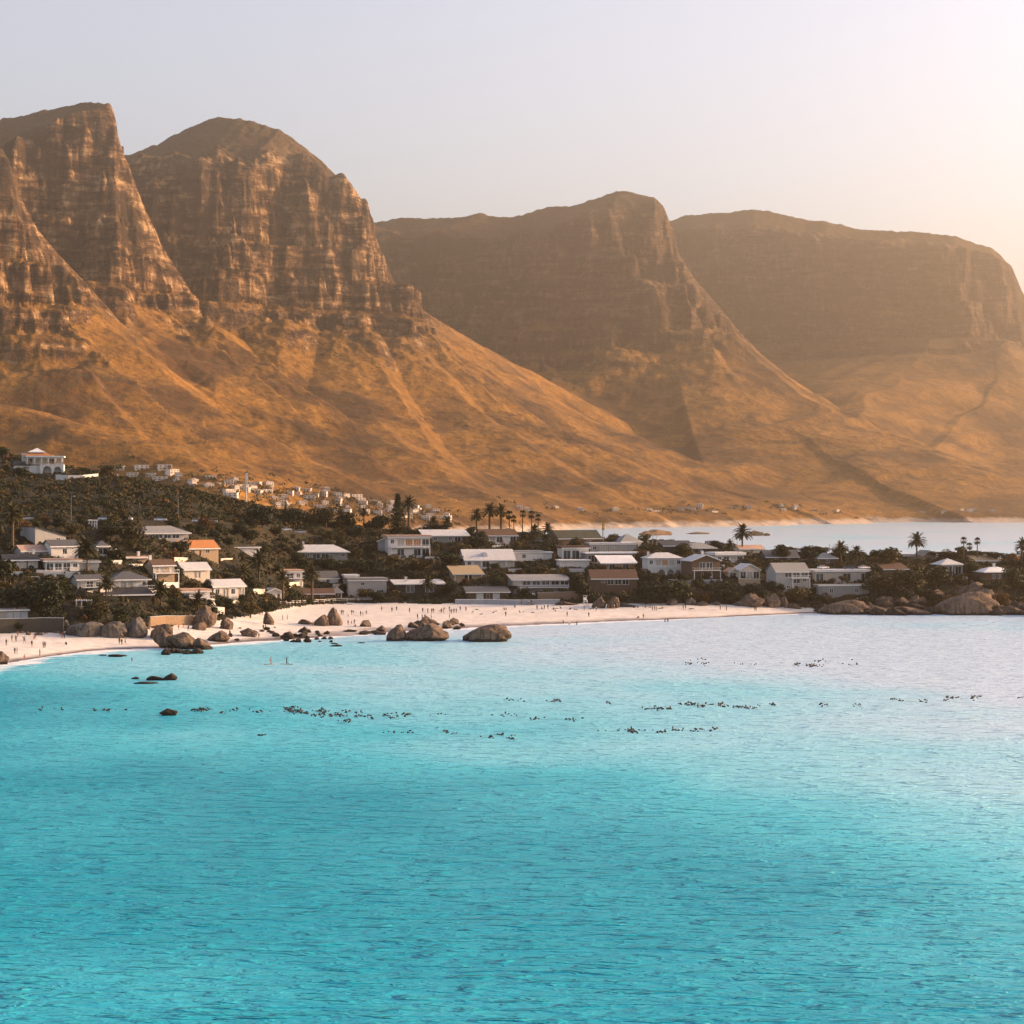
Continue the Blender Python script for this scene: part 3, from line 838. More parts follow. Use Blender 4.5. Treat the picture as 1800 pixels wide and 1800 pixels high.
H(226, 1052, 74, 6, 9, 'mono_f', 'dark', 'black', ('----',), 'low dark lean-to roof just below the white shuttered house', yaw=4, depth=8, over=0.8)
H(181, 977, 18, 16, 9, 'hip', 'white', 'slate', ('W',), 'small white pavilion with grey pyramid roof half hidden by a palm', yaw=8, depth=5)
H(243, 988, 36, 7, 3, 'flat', 'tan', 'pink', ('-w-',), 'small tan flat roofed hut with a thin white chimney', yaw=10, depth=6, chimney=0.3)
H(288, 1022, 34, 28, 9, 'gable_x', 'tan', 'brown', ('ssos', 'W-w-'), 'two storey brown roofed house with long timber balcony', yaw=12, depth=7, balcony=(-1, 1.25, 0.52, 2.0), chimney=-0.9)
H(287, 948, 82, 10, 12, 'hip', 'pale', 'grey', ('-wWWW-',), 'wide bungalow with broad grey hipped roof under the road', yaw=8, depth=10, over=0.8)
H(352, 978, 58, 14, 13, 'gable_x', 'tan', 'orange', ('-wdw-',), 'cottage with bright orange tiled roof', yaw=16, depth=9, right=('-w',))
H(346, 1019, 42, 18, 11, 'gable_x', 'cream', 'light', ('-s-',), 'cream cottage with pale sheet roof below the orange roofed cottage', yaw=34, depth=7, right=('w',), left=('-',))
H(403, 1053, 50, 22, 11, 'gable_x', 'white', 'light', ('wsws',), 'white gabled house with row of tall shuttered windows', yaw=36, depth=8, right=('w',), left=('w-',))
H(343, 1054, 48, 13, 5, 'flat', 'white', 'pink', ('Ww-',), 'white terrace house with faded pink flat roof behind a low palm', yaw=8, depth=8, balcony=(-0.5, 1.2, 0.1, 2))
H(564, 984, 92, 13, 12, 'hip', 'grey', 'light', ('-wWW-w',), 'long bungalow with pale grey hipped roof among dark trees', yaw=5, depth=10, over=0.9, chimney=-0.6)
H(432, 972, 46, 9, 3, 'flat', 'white', 'black', ('--w',), 'small white flat roofed box in the bushes above the palms', yaw=6, depth=6, right=('w',))
H(510, 1022, 42, 16, 4, 'flat', 'white', 'pink', ('-Ww',), 'white stepped house with flat pink roof behind two palms', yaw=14, depth=8, balcony=(-0.6, 1.1, 0.3, 1.6))
H(577, 1028, 34, 12, 11, 'gable_x', 'white', 'slate', ('-w-',), 'small white cottage with dark gable roof above the beach lawn', yaw=16, depth=6)
H(483, 1053, 26, 12, 6, 'gable_y', 'white', 'light', ('wd',), 'tiny white beach hut with pale gable', yaw=18, depth=6)
H(553, 1052, 66, 8, 8, 'gable_x', 'brown', 'brown', ('-w-w-',), 'long low brown roofed lodge behind the beach fence', yaw=4, depth=8)
H(592, 1051, 18, 10, 8, 'gable_y', 'white', 'grey', ('W',), 'little white gabled porch beside the brown lodge', yaw=6, depth=6)
H(646, 1047, 66, 26, 5, 'flat', 'pale', 'grey', ('-w--', '--ww'), 'pale two storey flat roofed house above the beach steps', yaw=6, depth=9, right=('w', 'w'))
H(618, 1033, 22, 20, 3, 'flat', 'white', 'white', ('-w', '--'), 'narrow white tower like block at the end of the pale house', yaw=6, depth=6)
H(738, 1043, 84, 16, 5, 'mono_f', 'dark', 'light', ('-W-W-',), 'dark beach house with long flat white roof', yaw=4, depth=9, over=0.8, chimney=-0.5)
H(719, 979, 72, 34, 4, 'flat', 'white', 'pink', ('wsooW', '-W-WW'), 'modern white two storey house with glowing orange timber blinds', yaw=8, depth=10, over=0.6, balcony=(-0.9, 1.0, 0.5, 1.4), left=('-', '-'))
H(677, 972, 26, 20, 5, 'gable_y', 'pale', 'grey', ('--', '-w'), 'grey gabled wing left of the modern white house', yaw=-6, depth=8)
H(785, 954, 78, 12, 9, 'mono_f', 'grey', 'light', ('-w-wWW',), 'long house with pale lean-to roof on the ridge', yaw=4, depth=11, over=0.6)
H(878, 955, 60, 14, 10, 'gable_x', 'white', 'brown', ('-sW-W',), 'white pillared house with brown tiled roof on the ridge', yaw=10, depth=9, over=0.7)
H(861, 999, 86, 15, 17, 'gable_x', 'white', 'light', ('wsW-ss',), 'big white house with broad pale roof and small dormer', yaw=6, depth=11, dormer=-0.15, right=('w-',), over=0.6)
H(928, 987, 54, 16, 3, 'flat', 'white', 'grey', ('-w--',), 'plain white box shaped house with tiny arched parapet', yaw=2, depth=8, right=('-',))
H(962, 985, 16, 13, 2, 'flat', 'white', 'white', ('-',), 'small white annex beside the box shaped house', depth=6, right=('-',))
H(823, 1021, 48, 12, 11, 'mono_f', 'tan', 'tan', ('-W-',), 'open fronted shelter with tan felt roof', yaw=8, depth=8, over=0.9, posts=(3, 0.6))
H(858, 1054, 72, 13, 7, 'mono_f', 'brown', 'slate', ('-gdg-',), 'beach garage block with two white doors under grey roof', yaw=1, depth=7, name='garage', cat='garage', over=0.7)
H(951, 1042, 100, 22, 7, 'mono_f', 'grey', 'grey', ('sWWWWW', '-----'), 'long grey beach house with full width dark windows and sheet roof', yaw=2, depth=10, balcony=(-0.75, 0.95, 0.42, 1.5))
H(1080, 1042, 80, 25, 14, 'gable_x', 'brown', 'brown', ('-wWWW-', '------'), 'brown timber house with big brown roof and white gutter line', yaw=1, depth=9, over=0.5)
H(1012, 986, 46, 22, 4, 'flat', 'white', 'brown', ('WWs',), 'white corner house with tall grey windows and brown parapet', yaw=4, depth=9, right=('w',))
H(1010, 1000, 52, 14, 2, 'flat', 'white', 'white', ('---',), 'plain white terrace block below the corner house', yaw=3, depth=6, right=('-',), name='terrace_house')
H(1078, 972, 82, 15, 3, 'flat', 'pale', 'light', ('wsss-',), 'modern pavilion with pale screens above the wide glass fronted house', yaw=3, depth=9, over=0.3, Y=826)
H(1080, 990, 96, 17, 2, 'flat', 'grey', 'white', ('WsW-W',), 'wide modern house with glass front and white slab edge', yaw=3, depth=10, over=0.7)
H(1088, 1002, 60, 12, 11, 'mono_f', 'tan', 'white', ('oWoWo',), 'house with bluish white sheet roof and orange wall panels', yaw=4, depth=8, over=0.7)
H(1020, 962, 78, 15, 14, 'gable_x', 'brown', 'green', ('-w-w-',), 'large barn like house with dark green roof and white end gable', yaw=14, depth=12, right=('-w',), over=0.2)
H(1110, 966, 36, 13, 13, 'hip', 'white', 'grey', ('-w',), 'white house with grey pyramid roof at the top of the ridge', yaw=22, depth=9, right=('w-', '-w'))
H(1241, 1019, 52, 33, 10, 'gable_y', 'brown', 'light', ('-WW-', '-dg-'), 'house with pale wide gable, timber balcony and white garage door', yaw=10, depth=10, balcony=(-0.95, 0.95, 0.5, 1.6), right=('w', '-w'), chimney=0.1)
H(1193, 972, 54, 12, 8, 'mono_f', 'dark', 'black', ('----',), 'dark windowless roof slab on the ridge', yaw=2, depth=9, over=0.3)
H(1231, 976, 54, 12, 9, 'hip', 'dark', 'grey', ('-w-',), 'dark walled house with grey hipped roof on the ridge', yaw=5, depth=9, over=0.7)
H(1283, 989, 50, 13, 5, 'flat', 'white', 'white', ('wWsW',), 'jumbled white house with thin white roof planes behind the gabled house', yaw=12, depth=8, over=0.8, balcony=(-0.4, 1, 0.1, 1.5))
H(1322, 973, 44, 8, 6, 'gable_x', 'cream', 'pink', ('-w-',), 'low house with faded pink roof behind the jumbled white house', yaw=10, depth=7)
H(1318, 1020, 36, 18, 10, 'gable_y', 'cream', 'light', ('WsW',), 'small cream gabled house with dark porch above round boulders', yaw=8, depth=8, right=('w',))
H(1291, 1017, 20, 12, 6, 'gable_y', 'cream', 'pink', ('W',), 'little porch gable left of the small cream house', yaw=6, depth=6)
H(1375, 986, 58, 7, 11, 'gable_x', 'dark', 'slate', ('-w-w-',), 'dark roofed house with two small gabled dormers', yaw=4, depth=9, dormer=0.4)
H(1393, 1038, 60, 33, 14, 'gable_x', 'pale', 'grey', ('-WWW', '--Ww', '-ww-'), 'tall pale house with smooth grey roof and stacked balconies', yaw=8, depth=9, right=('w', '-', 'w'), balcony=(-0.1, 1, 0.66, 1.6), over=0.4)
H(1481, 1024, 98, 19, 3, 'flat', 'pale', 'light', ('WssWsW',), 'flat roofed building that carries a rooftop car park', yaw=2, depth=13, over=0.5, right=('-w',))
H(1484, 1050, 92, 20, 2, 'flat', 'grey', 'grey', ('-w--w-',), 'grey basement storey below the car park building', yaw=2, depth=6, over=0.3)
H(1575, 1010, 44, 9, 9, 'mono_f', 'brown', 'brown', ('----',), 'brown roof sunk in the trees on the point', yaw=3, depth=8)
H(1634, 986, 24, 10, 8, 'gable_y', 'tan', 'grey', ('w',), 'small gabled cottage beside the tall date palm', yaw=10, depth=7)
H(1673, 1012, 36, 19, 10, 'hip', 'pale', 'light', ('-WW',), 'open sided house with pale hipped roof on the point', yaw=4, depth=8, posts=(3, 0.8), over=0.9)
H(1757, 1023, 54, 17, 8, 'hip', 'brown', 'white', ('-ww--',), 'house with bright white roof and square white chimney above the rocks', yaw=6, depth=9, over=0.9, chimney=0.0)
H(1455, 994, 34, 12, 9, 'hip', 'brown', 'grey', ('-w-',), 'brown house with small pyramid roof behind a date palm', yaw=4, depth=7)
H(1600, 983, 38, 6, 3, 'flat', 'pale', 'grey', ('---',), 'low grey block under the tall date palm', depth=6)
H(1737, 992, 44, 6, 8, 'mono_f', 'tan', 'tan', ('----',), 'tan roof among the windswept trees at the end of the point', yaw=3, depth=8)
H(24, 1089, 46, 15, 2, 'flat', 'pale', 'grey', ('-ggg',), 'boathouse with pale blue grey doors above the cove wall', yaw=2, depth=7, name='boathouse', cat='boathouse', right=('-',))

# --- arches
def arch_wall(mb, x0, x1, z0, z1, arches, y, th=0.35, mi=0):
    """front sheet with arched openings (centre, half width, spring height)"""
    xs = x0
    for c, r, sp in sorted(arches):
        a, b = c - r, c + r
        mb.box(xs, a, y, y + th, z0, z1, mi); xs = b
        N = 10
        pts = [(c - r * math.cos(math.pi * i / N), sp + r * math.sin(math.pi * i / N)) for i in range(N + 1)]
        for i in range(N):
            p, q = pts[i], pts[i + 1]
            for yy in (y, y + th): mb.quad((p[0], yy, p[1]), (q[0], yy, q[1]), (q[0], yy, z1), (p[0], yy, z1), mi)
            mb.quad((p[0], y, p[1]), (p[0], y + th, p[1]), (q[0], y + th, q[1]), (q[0], y, q[1]), mi)
    mb.box(xs, x1, y, y + th, z0, z1, mi)

def arched_house():
    x, y, z = hit(1169, 1013); k = y / FOC; w = 62 * k; d = 9.0; th = math.radians(10)
    root = empty('beach_house', (x, y, z), th)
    tag(root, 'white two storey house with three ground floor arches and pale roof', 'house')
    h1, h2 = 15 * k, 31 * k
    mb = MB()
    arch_wall(mb, -w / 2, w / 2, -3, h1, [(-w * 0.10, w * 0.10, h1 * 0.35), (w * 0.16, w * 0.10, h1 * 0.35), (w * 0.38, w * 0.085, h1 * 0.35)], 0)
    fo = openings('f', h2 - h1, ('wsosw',), w)
    f3 = lambda u, zz, i: (u, i, zz + h1); r3 = lambda u, zz, i: (w / 2 - i, d / 2 + u, zz)
    ro = openings('r', h2, ('-ww', '-w-'), d)
    mb.panel(-w / 2, w / 2, 0, h2 - h1, [q[:4] for q in fo], f3, 0.6)
    mb.panel(-d / 2, d / 2, -3, h2, [q[:4] for q in ro], r3)
    mb.quad((-w / 2, d, -3), (-w / 2, 0, -3), (-w / 2, 0, h2), (-w / 2, d, h2)); mb.quad((w / 2, d, -3), (-w / 2, d, -3), (-w / 2, d, h2), (w / 2, d, h2))
    mb.quad((-w / 2, 2.2, -3), (w / 2, 2.2, -3), (w / 2, 2.2, h1), (-w / 2, 2.2, h1))
    mb.quad((-w / 2, 0.36, h1 - 0.1), (w / 2, 0.36, h1 - 0.1), (w / 2, d, h1 - 0.1), (-w / 2, d, h1 - 0.1))
    mb.obj('wall', W['white'], root)
    fit_openings(root, fo, f3, TRIM); fit_openings(root, ro, r3, TRIM)
    rb = MB(); roof_mesh(rb, 'hip', w, d, h2, 9 * k, 0.6); r_ = rb.obj('roof', R['light'], root)
    cb = MB(); cb.box(-w / 2 + 0.5, -w / 2 + 1.3, 3, 3.8, h2, h2 + 2.6); cb.obj('chimney', W['white'], r_)
    bb = MB(); bb.box(-w * 0.3, w * 0.3, -0.25, -0.02, h1 - 0.15, h1 + 0.9); bb.obj('parapet', W['white'], root)
    BOXES.append((1138, 972, 1200, 1006, y)); FOOT.append((x, y + 4, 8))
arched_house()

def hilltop_villa():
    x, y, z = hit(68, 832); k = y / FOC; th = math.radians(10)
    root = empty('villa', (x, y, z + 0.5), th)
    tag(root, 'white hilltop villa with orange tiled roof, glazed veranda and two arches', 'villa')
    w = 86 * k; d = 11.0; h1 = 12 * k; h2 = 26 * k
    mb = MB()
    x0 = w * 0.02
    arch_wall(mb, x0, w / 2, -4, h1, [(w * 0.17, w * 0.085, h1 * 0.25), (w * 0.38, w * 0.075, h1 * 0.25)], 0)
    mb.quad((x0, 2.5, -4), (w / 2, 2.5, -4), (w / 2, 2.5, h1), (x0, 2.5, h1)); mb.quad((w / 2, 0, -4), (w / 2, d, -4), (w / 2, d, h1), (w / 2, 0, h1)); mb.quad((x0, 0, -4), (x0, d, -4), (x0, d, h1), (x0, 0, h1))
    mb.box(-w / 2, x0 - 0.02, 1.2, d, -4, h2 - 3.2)
    mb.box(x0, w / 2, 0, d, h1 + 0.001, h1 + 0.3)
    mb.obj('wall', W['white'], root)
    fo = openings('f', h2 - h1 - 0.3, ('WssWs',), w * 0.72)
    f3 = lambda u, zz, i: (u + w * 0.10, 2.6 + i, zz + h1 + 0.3)
    ub = MB(); ub.panel(-w * 0.36, w * 0.36, 0, h2 - h1 - 0.3, [q[:4] for q in fo], f3); ub.box(-w * 0.26, w * 0.46, 2.9, d, h1 + 0.3, h2)
    ub.obj('upper_wall', W['cream'], root); fit_openings(root, fo, f3, TRIM)
    for i in range(6):
        cb = MB(); ux = -w * 0.22 + i * w * 0.70 / 5; cb.box(ux - 0.18, ux + 0.18, 0.1, 0.46, h1 + 0.3, h2); cb.obj('column', TRIM, root)
    eb = MB(); eb.box(-w * 0.26, w / 2 + 0.2, -0.15, d, h2, h2 + 0.55); eb.obj('cornice', TRIM, root)
    rb = MB(); roof_mesh(rb, 'hip', w * 0.55, d * 0.8, 0, 9 * k, 0.3)
    r_ = rb.obj('roof', R['orange'], root); r_.location = (-w * 0.02, 1.6, h2 + 0.6)
    lb = MB(); roof_mesh(lb, 'hip', 6.0, 6.0, 0, 7 * k, 0.2)
    lo = lb.obj('lantern_roof', R['white'], r_); lo.location = (-w * 0.03, 1.5, 6 * k)
    for cx in (-w * 0.28, -w * 0.33):
        cb = MB(); cb.box(cx - 0.45, cx + 0.45, 5, 5.9, h2 - 2, h2 + 14 * k * 0.55); cb.obj('chimney', W['white'], root)
    sb = MB(); roof_mesh(sb, 'gable_x', w * 0.32, d * 0.8, 0, 7 * k, 0.3); so_ = sb.obj('side_roof', R['black'], root); so_.location = (-w * 0.34, 1.2, h2 - 3.2)
    bal = MB(); bal.box(-w * 0.26, w / 2, -0.05, 0.05, h1 + 1.15, h1 + 1.3)
    for i in range(24): ux = -w * 0.26 + i * w * 0.757 / 23; bal.box(ux, ux + 0.12, -0.04, 0.04, h1 + 0.3, h1 + 1.15)
    bal.obj('balustrade', W['tan'], root)
    BOXES.append((22, 782, 112, 830, y)); FOOT.append((x, y + 5, 13))
hilltop_villa()

# --- garden and sea walls, terraces
def wall_run(name, label, cat, pts, h, th, mat, cap=True, group=None):
    """pts: photo pixels of the wall foot"""
    P3 = [hit(a, b) for a, b in pts]
    root = empty(name, P3[0]); tag(root, label, cat, group)
    o = Vector(P3[0])
    mb = MB(); cp = MB()
    for i in range(len(P3) - 1):
        a, b = Vector(P3[i]) - o, Vector(P3[i + 1]) - o
        nrm = Vector((-(b - a).y, (b - a).x, 0)).normalized() * th / 2
        for (m, e, z0, z1) in ((mb, 0, -1.5, h), (cp, 0.06, h, h + 0.15)):
            n2 = nrm.normalized() * (th / 2 + e)
            vs = [a - n2, b - n2, b + n2, a + n2]
            zz = [(a.z, b.z, b.z, a.z)]
            m.add([(p.x, p.y, q + z0) for p, q in zip(vs, zz[0])] + [(p.x, p.y, q + z1) for p, q in zip(vs, zz[0])],
                  [(0, 3, 2, 1), (4, 5, 6, 7), (0, 1, 5, 4), (1, 2, 6, 5), (2, 3, 7, 6), (3, 0, 4, 7)])
    w_ = mb.obj('wall', mat, root)
    if cap: cp.obj('coping', TRIM if mat not in (W['stone'], W['shadestone']) else W['concrete'], root)
    return root
wall_run('garden_wall', 'long white garden wall on the hill below the villa', 'wall', [(98, 842), (120, 843), (145, 843), (172, 840)], 1.5, 0.4, W['white'])
wall_run('sea_wall', 'shaded dark stone retaining wall behind the small cove', 'wall', [(-10, 1114), (30, 1113), (70, 1112), (112, 1112)], 3.9, 0.7, W['shadestone'], True)
wall_run('sea_wall', 'brown stone retaining wall between the leaning boulders', 'wall', [(262, 1101), (290, 1099), (318, 1099), (344, 1098)], 2.6, 0.5, W['stone'])
wall_run('sea_wall', 'smooth pale grey sea wall behind the crowded beach', 'wall', [(800, 1062), (850, 1062), (905, 1063), (984, 1062)], 1.6, 0.6, W['concrete'])
wall_run('sea_wall', 'brown stone terrace wall under the long grey beach house', 'wall', [(945, 1057), (990, 1056), (1018, 1055)], 3.0, 0.5, W['stone'])
wall_run('terrace_wall', 'white stepped terrace wall beside the tall boulder', 'wall', [(366, 1078), (394, 1080)], 2.0, 0.4, W['white'])
wall_run('terrace_wall', 'white upper terrace wall under the white terrace house', 'wall', [(362, 1064), (386, 1065)], 1.8, 0.4, W['white'])
wall_run('terrace_wall', 'white terrace edge in front of the pinkish flat roofed bungalow', 'wall', [(64, 1008), (90, 1009), (118, 1009)], 0.9, 0.4, W['white'])
wall_run('terrace_wall', 'low white pool wall in front of the white arched house', 'wall', [(1176, 1024), (1200, 1025), (1226, 1025)], 1.0, 0.4, W['white'])
wall_run('terrace_wall', 'pale parapet in front of the gabled house with garage', 'wall', [(1233, 1024), (1270, 1023)], 0.8, 0.4, W['pale'])
wall_run('terrace_wall', 'tan terrace wall under the small cream gabled house', 'wall', [(1298, 1030), (1322, 1031), (1336, 1031)], 2.6, 0.4, W['tan'])
wall_run('terrace_wall', 'sloped white wall below the curved white terrace house', 'wall', [(1000, 1008), (1028, 1008)], 1.6, 0.4, W['white'])

def rail_fence(label, pts, mat):
    P3 = [hit(a, b) for a, b in pts]
    root = empty('rail_fence', P3[0]); tag(root, label, 'fence'); o = Vector(P3[0])
    for i in range(len(P3) - 1):
        a, b = Vector(P3[i]) - o, Vector(P3[i + 1]) - o
        for zz in (0.55, 1.1):
            mb = MB(); mb.tube([a + Vector((0, 0, zz)), b + Vector((0, 0, zz))], 0.07, 5); mb.obj('rail', mat, root)
        n = max(1, int((b - a).length / 3))
        for j in range(n):
            p = a + (b - a) * j / n; mb = MB(); mb.box(p.x - 0.08, p.x + 0.08, p.y - 0.08, p.y + 0.08, p.z - 0.8, p.z + 1.2); mb.obj('post', mat, root)
rail_fence('white two rail fence along the lawn behind the sand', [(492, 1063), (540, 1061), (590, 1058), (630, 1057), (655, 1057)], TRIM)
rail_fence('white balcony style railing beside the pavilion with pyramid roof', [(191, 977), (205, 977)], TRIM)

def pergola(px, py, w, h, label):
    x, y, z = hit(px, py); k = y / FOC; w *= k; h *= k
    root = empty('pergola', (x, y, z), math.radians(8)); tag(root, label, 'pergola')
    for sx in (-w / 2, -w / 6, w / 6, w / 2 - 0.16):
        for yy in (0, 3.0): m = MB(); m.box(sx, sx + 0.16, yy, yy + 0.16, -1.5, h); m.obj('post', TRIM, root)
    for yy in (0, 3.0): m = MB(); m.box(-w / 2 - 0.3, w / 2 + 0.3, yy - 0.02, yy + 0.18, h, h + 0.22); m.obj('beam', TRIM, root)
    for i in range(7): m = MB(); sx = -w / 2 + i * w / 6; m.box(sx - 0.05, sx + 0.05, -0.4, 3.6, h + 0.222, h + 0.36); m.obj('rafter', TRIM, root)
    m = MB(); m.box(-w / 2 - 0.2, w / 2 + 0.2, -0.3, 3.4, -0.3, 0.05); m.obj('deck', W['pale'], root)
    m = MB(); m.box(-w / 2, w / 2, -0.08, 0.0, 0.95, 1.05); m.obj('rail', TRIM, root)
pergola(147, 1073, 27, 16, 'white framed pergola deck in the bushes above the cove')
pergola(163, 926, 14, 10, 'small white timber lookout frame beside the road')
pergola(197, 977, 12, 10, 'white pergola beside the pavilion with pyramid roof')

# small low walls and paved terraces between the houses
wr = random.Random(31)
for px, py, w_ in [(30, 1012, 20), (62, 1020, 18), (88, 1013, 22), (128, 1012, 26), (148, 1044, 30), (186, 1042, 20), (205, 992, 18), (240, 996, 26), (262, 1044, 26), (300, 1030, 28), (318, 986, 24), (398, 986, 20), (420, 1062, 24), (455, 1042, 20), (520, 1030, 24), (596, 1034, 22), (660, 1052, 30), (700, 986, 30), (760, 984, 26), (810, 960, 28), (880, 962, 30), (905, 1006, 24), (975, 1004, 22), (1046, 1006, 20), (1136, 1004, 16), (1205, 1020, 14), (1262, 996, 22), (1340, 1006, 20), (1425, 1040, 16), (1530, 1024, 20), (1690, 1018, 22), (1790, 1026, 18)]:
    wall_run('garden_wall', 'short low pale garden wall in the greenery between the houses', 'wall', [(px - w_ / 2, py + wr.uniform(-1, 1)), (px + w_ / 2, py + wr.uniform(-1, 1))], wr.uniform(0.6, 1.3), 0.35, wr.choice([W['white'], W['white'], W['cream'], W['pale']]), True, 'short garden walls between the houses')

# ------------------------------------------------------------------ vegetation
def foliage_mat(name, dark, light):
    n = NT(name); g = n.node('ShaderNodeNewGeometry')
    oi = n.node('ShaderNodeObjectInfo')
    nz = n.noise(n.pos(), 0.5, 2, 0.5)
    f = n.math('ADD', n.math('MULTIPLY', g.outputs['Random Per Island'], 0.55), n.math('MULTIPLY', nz, 0.45))
    f = n.math('ADD', f, n.math('MULTIPLY', n.math('SUBTRACT', oi.outputs['Random'], 0.5), 0.35), clamp=True)
    colr = n.ramp(f, [(0.2, dark), (0.8, light)])
    n.bsdf.inputs['Specular IOR Level'].default_value = 0.2
    return n.done(colr, 0.7)
LEAF = foliage_mat('dark_leaves', (0.009, 0.013, 0.006), (0.045, 0.047, 0.014))
LEAF2 = foliage_mat('olive_leaves', (0.018, 0.018, 0.007), (0.105, 0.075, 0.018))
LEAF3 = foliage_mat('rusty_leaves', (0.05, 0.026, 0.010), (0.19, 0.095, 0.025))
PALMLEAF = foliage_mat('palm_fronds', (0.022, 0.024, 0.010), (0.095, 0.075, 0.022))
BARK = paint('tree_bark', (0.09, 0.06, 0.04), 0.35, 0.95, 3.0); PBARK = paint('palm_bark', (0.12, 0.08, 0.05), 0.35, 0.95, 3.0, ('Z', 2.5))

def leaf_quads(pts, nrm, size, rng, spread=0.9):
    """random leaf faces at pts (N,3), loosely facing nrm"""
    n = len(pts)
    a = rng.normal(size=(n, 3)); a = nrm + a * spread; a /= np.linalg.norm(a, axis=1, keepdims=True) + 1e-9
    t = np.cross(a, rng.normal(size=(n, 3))); t /= np.linalg.norm(t, axis=1, keepdims=True) + 1e-9
    b = np.cross(a, t)
    s = size * rng.uniform(0.6, 1.35, (n, 1)); t = t * s; b = b * s * rng.uniform(0.45, 0.8, (n, 1))
    return np.stack([pts - t, pts - b * 0.9, pts + t, pts + b], 1)

def quads_mesh(name, Q, mat):
    me = bpy.data.meshes.new(name); n = len(Q)
    me.vertices.add(n * 4); me.vertices.foreach_set('co', Q.astype(np.float32).ravel())
    me.loops.add(n * 4); me.loops.foreach_set('vertex_index', np.arange(n * 4, dtype=np.int32))
    me.polygons.add(n); me.polygons.foreach_set('loop_start', (np.arange(n) * 4).astype(np.int32)); me.polygons.foreach_set('loop_total', np.full(n, 4, np.int32))
    me.update(calc_edges=True); me.materials.append(mat)
    return me

def crown_points(rng, lobes, n):
    """points near the surface of a union of ellipsoids, with outward normals"""
    vol = np.array([l[3] * l[4] * l[5] for l in lobes]) ** 0.67; vol /= vol.sum()
    k = rng.choice(len(lobes), n, p=vol)
    L = np.array(lobes)[k]
    d = rng.normal(size=(n, 3)); d /= np.linalg.norm(d, axis=1, keepdims=True)
    r = rng.uniform(0.45, 1.0, (n, 1)) ** 0.5
    r *= 1 + 0.16 * np.sin(d[:, :1] * 5 + k[:, None]) * np.cos(d[:, 1:2] * 6)
    return L[:, :3] + d * r * L[:, 3:], d

def tree_variant(seed, kind, mat):
    """unit tree: 1 m tall, about 1 m wide"""
    rng = np.random.default_rng(seed); lobes = []
    if kind == 'round':
        for i in range(9):
            a = rng.uniform(0, 6.28); q = rng.uniform(0, 0.30); s = rng.uniform(0.14, 0.24)
            lobes.append((q * math.cos(a), q * math.sin(a), rng.uniform(0.36, 0.78), s * 1.15, s * 1.15, s * 0.85))
        lobes.append((0, 0, 0.5, 0.30, 0.30, 0.28)); n = 1500; sz = 0.042
    elif kind == 'flat':
        for i in range(9):
            a = rng.uniform(0, 6.28); q = rng.uniform(0.05, 0.40); s = rng.uniform(0.12, 0.2)
            lobes.append((q * math.cos(a), q * math.sin(a), 0.66 + rng.uniform(-0.10, 0.22) - q * 0.25, s * 1.3, s * 1.3, s * 0.62))
        n = 1350; sz = 0.040
    elif kind == 'bush':
        for i in range(8):
            a = rng.uniform(0, 6.28); q = rng.uniform(0, 0.36); s = rng.uniform(0.16, 0.26)
            lobes.append((q * math.cos(a), q * math.sin(a), rng.uniform(0.16, 0.66) * (1 - q * 0.8), s * 1.2, s * 1.2, s))
        lobes.append((0, 0, 0.3, 0.4, 0.4, 0.3)); n = 1400; sz = 0.046
    else:  # column
        for i in range(8):
            lobes.append((rng.uniform(-0.1, 0.1), rng.uniform(-0.1, 0.1), 0.2 + 0.7 * i / 8, 0.22 * (1.05 - i / 9), 0.22 * (1.05 - i / 9), 0.16))
        n = 1200; sz = 0.036
    p, d = crown_points(rng, lobes, n)
    p[:, 2] = np.maximum(p[:, 2], 0.02)
    cm = quads_mesh('crown', leaf_quads(p, d, sz, rng), mat)
    mb = MB(); top = 0.55 if kind != 'bush' else 0.3
    lean = rng.uniform(-0.05, 0.05, 2)
    mb.tube([(0, 0, -0.2), (lean[0] * 0.4, lean[1] * 0.4, top * 0.45), (lean[0], lean[1], top)], [0.035, 0.027, 0.016], 7)
    for l in lobes[:6]:
        z0 = rng.uniform(0.25, 0.45) * (1 if kind != 'bush' else 0.4)
        mb.tube([(lean[0] * 0.5, lean[1] * 0.5, z0), ((lean[0] * 0.5 + l[0]) / 2, (lean[1] * 0.5 + l[1]) / 2, (z0 + l[2]) / 2 + 0.03), (l[0], l[1], l[2])], [0.016, 0.011, 0.006], 5)
    return cm, mb.mesh('trunk', BARK, True)
TV = {'round': [tree_variant(10 + i, 'round', (LEAF, LEAF, LEAF2)[i % 3]) for i in range(4)], 'flat': [tree_variant(30 + i, 'flat', (LEAF, LEAF2)[i % 2]) for i in range(3)],
      'bush': [tree_variant(50 + i, 'bush', (LEAF, LEAF2, LEAF, LEAF3)[i % 4]) for i in range(5)], 'column': [tree_variant(70 + i, 'column', LEAF) for i in range(2)]}
rnd = random.Random(7)
def plant(kind, x, y, z, w, h, label, cat, group, variant=None, name=None):
    root = empty(name or {'bush': 'bush', 'column': 'cypress_tree'}.get(kind, 'tree'), (x, y, z - 0.15), rnd.uniform(0, 6.28))
    vs = TV[kind]; cm, tm = vs[variant if variant is not None else rnd.randrange(len(vs))]
    for nm, me in (('crown', cm), ('trunk', tm)): link_mesh(nm, me, root, scale=(w, w, h))
    tag(root, label, cat, group)
    return root

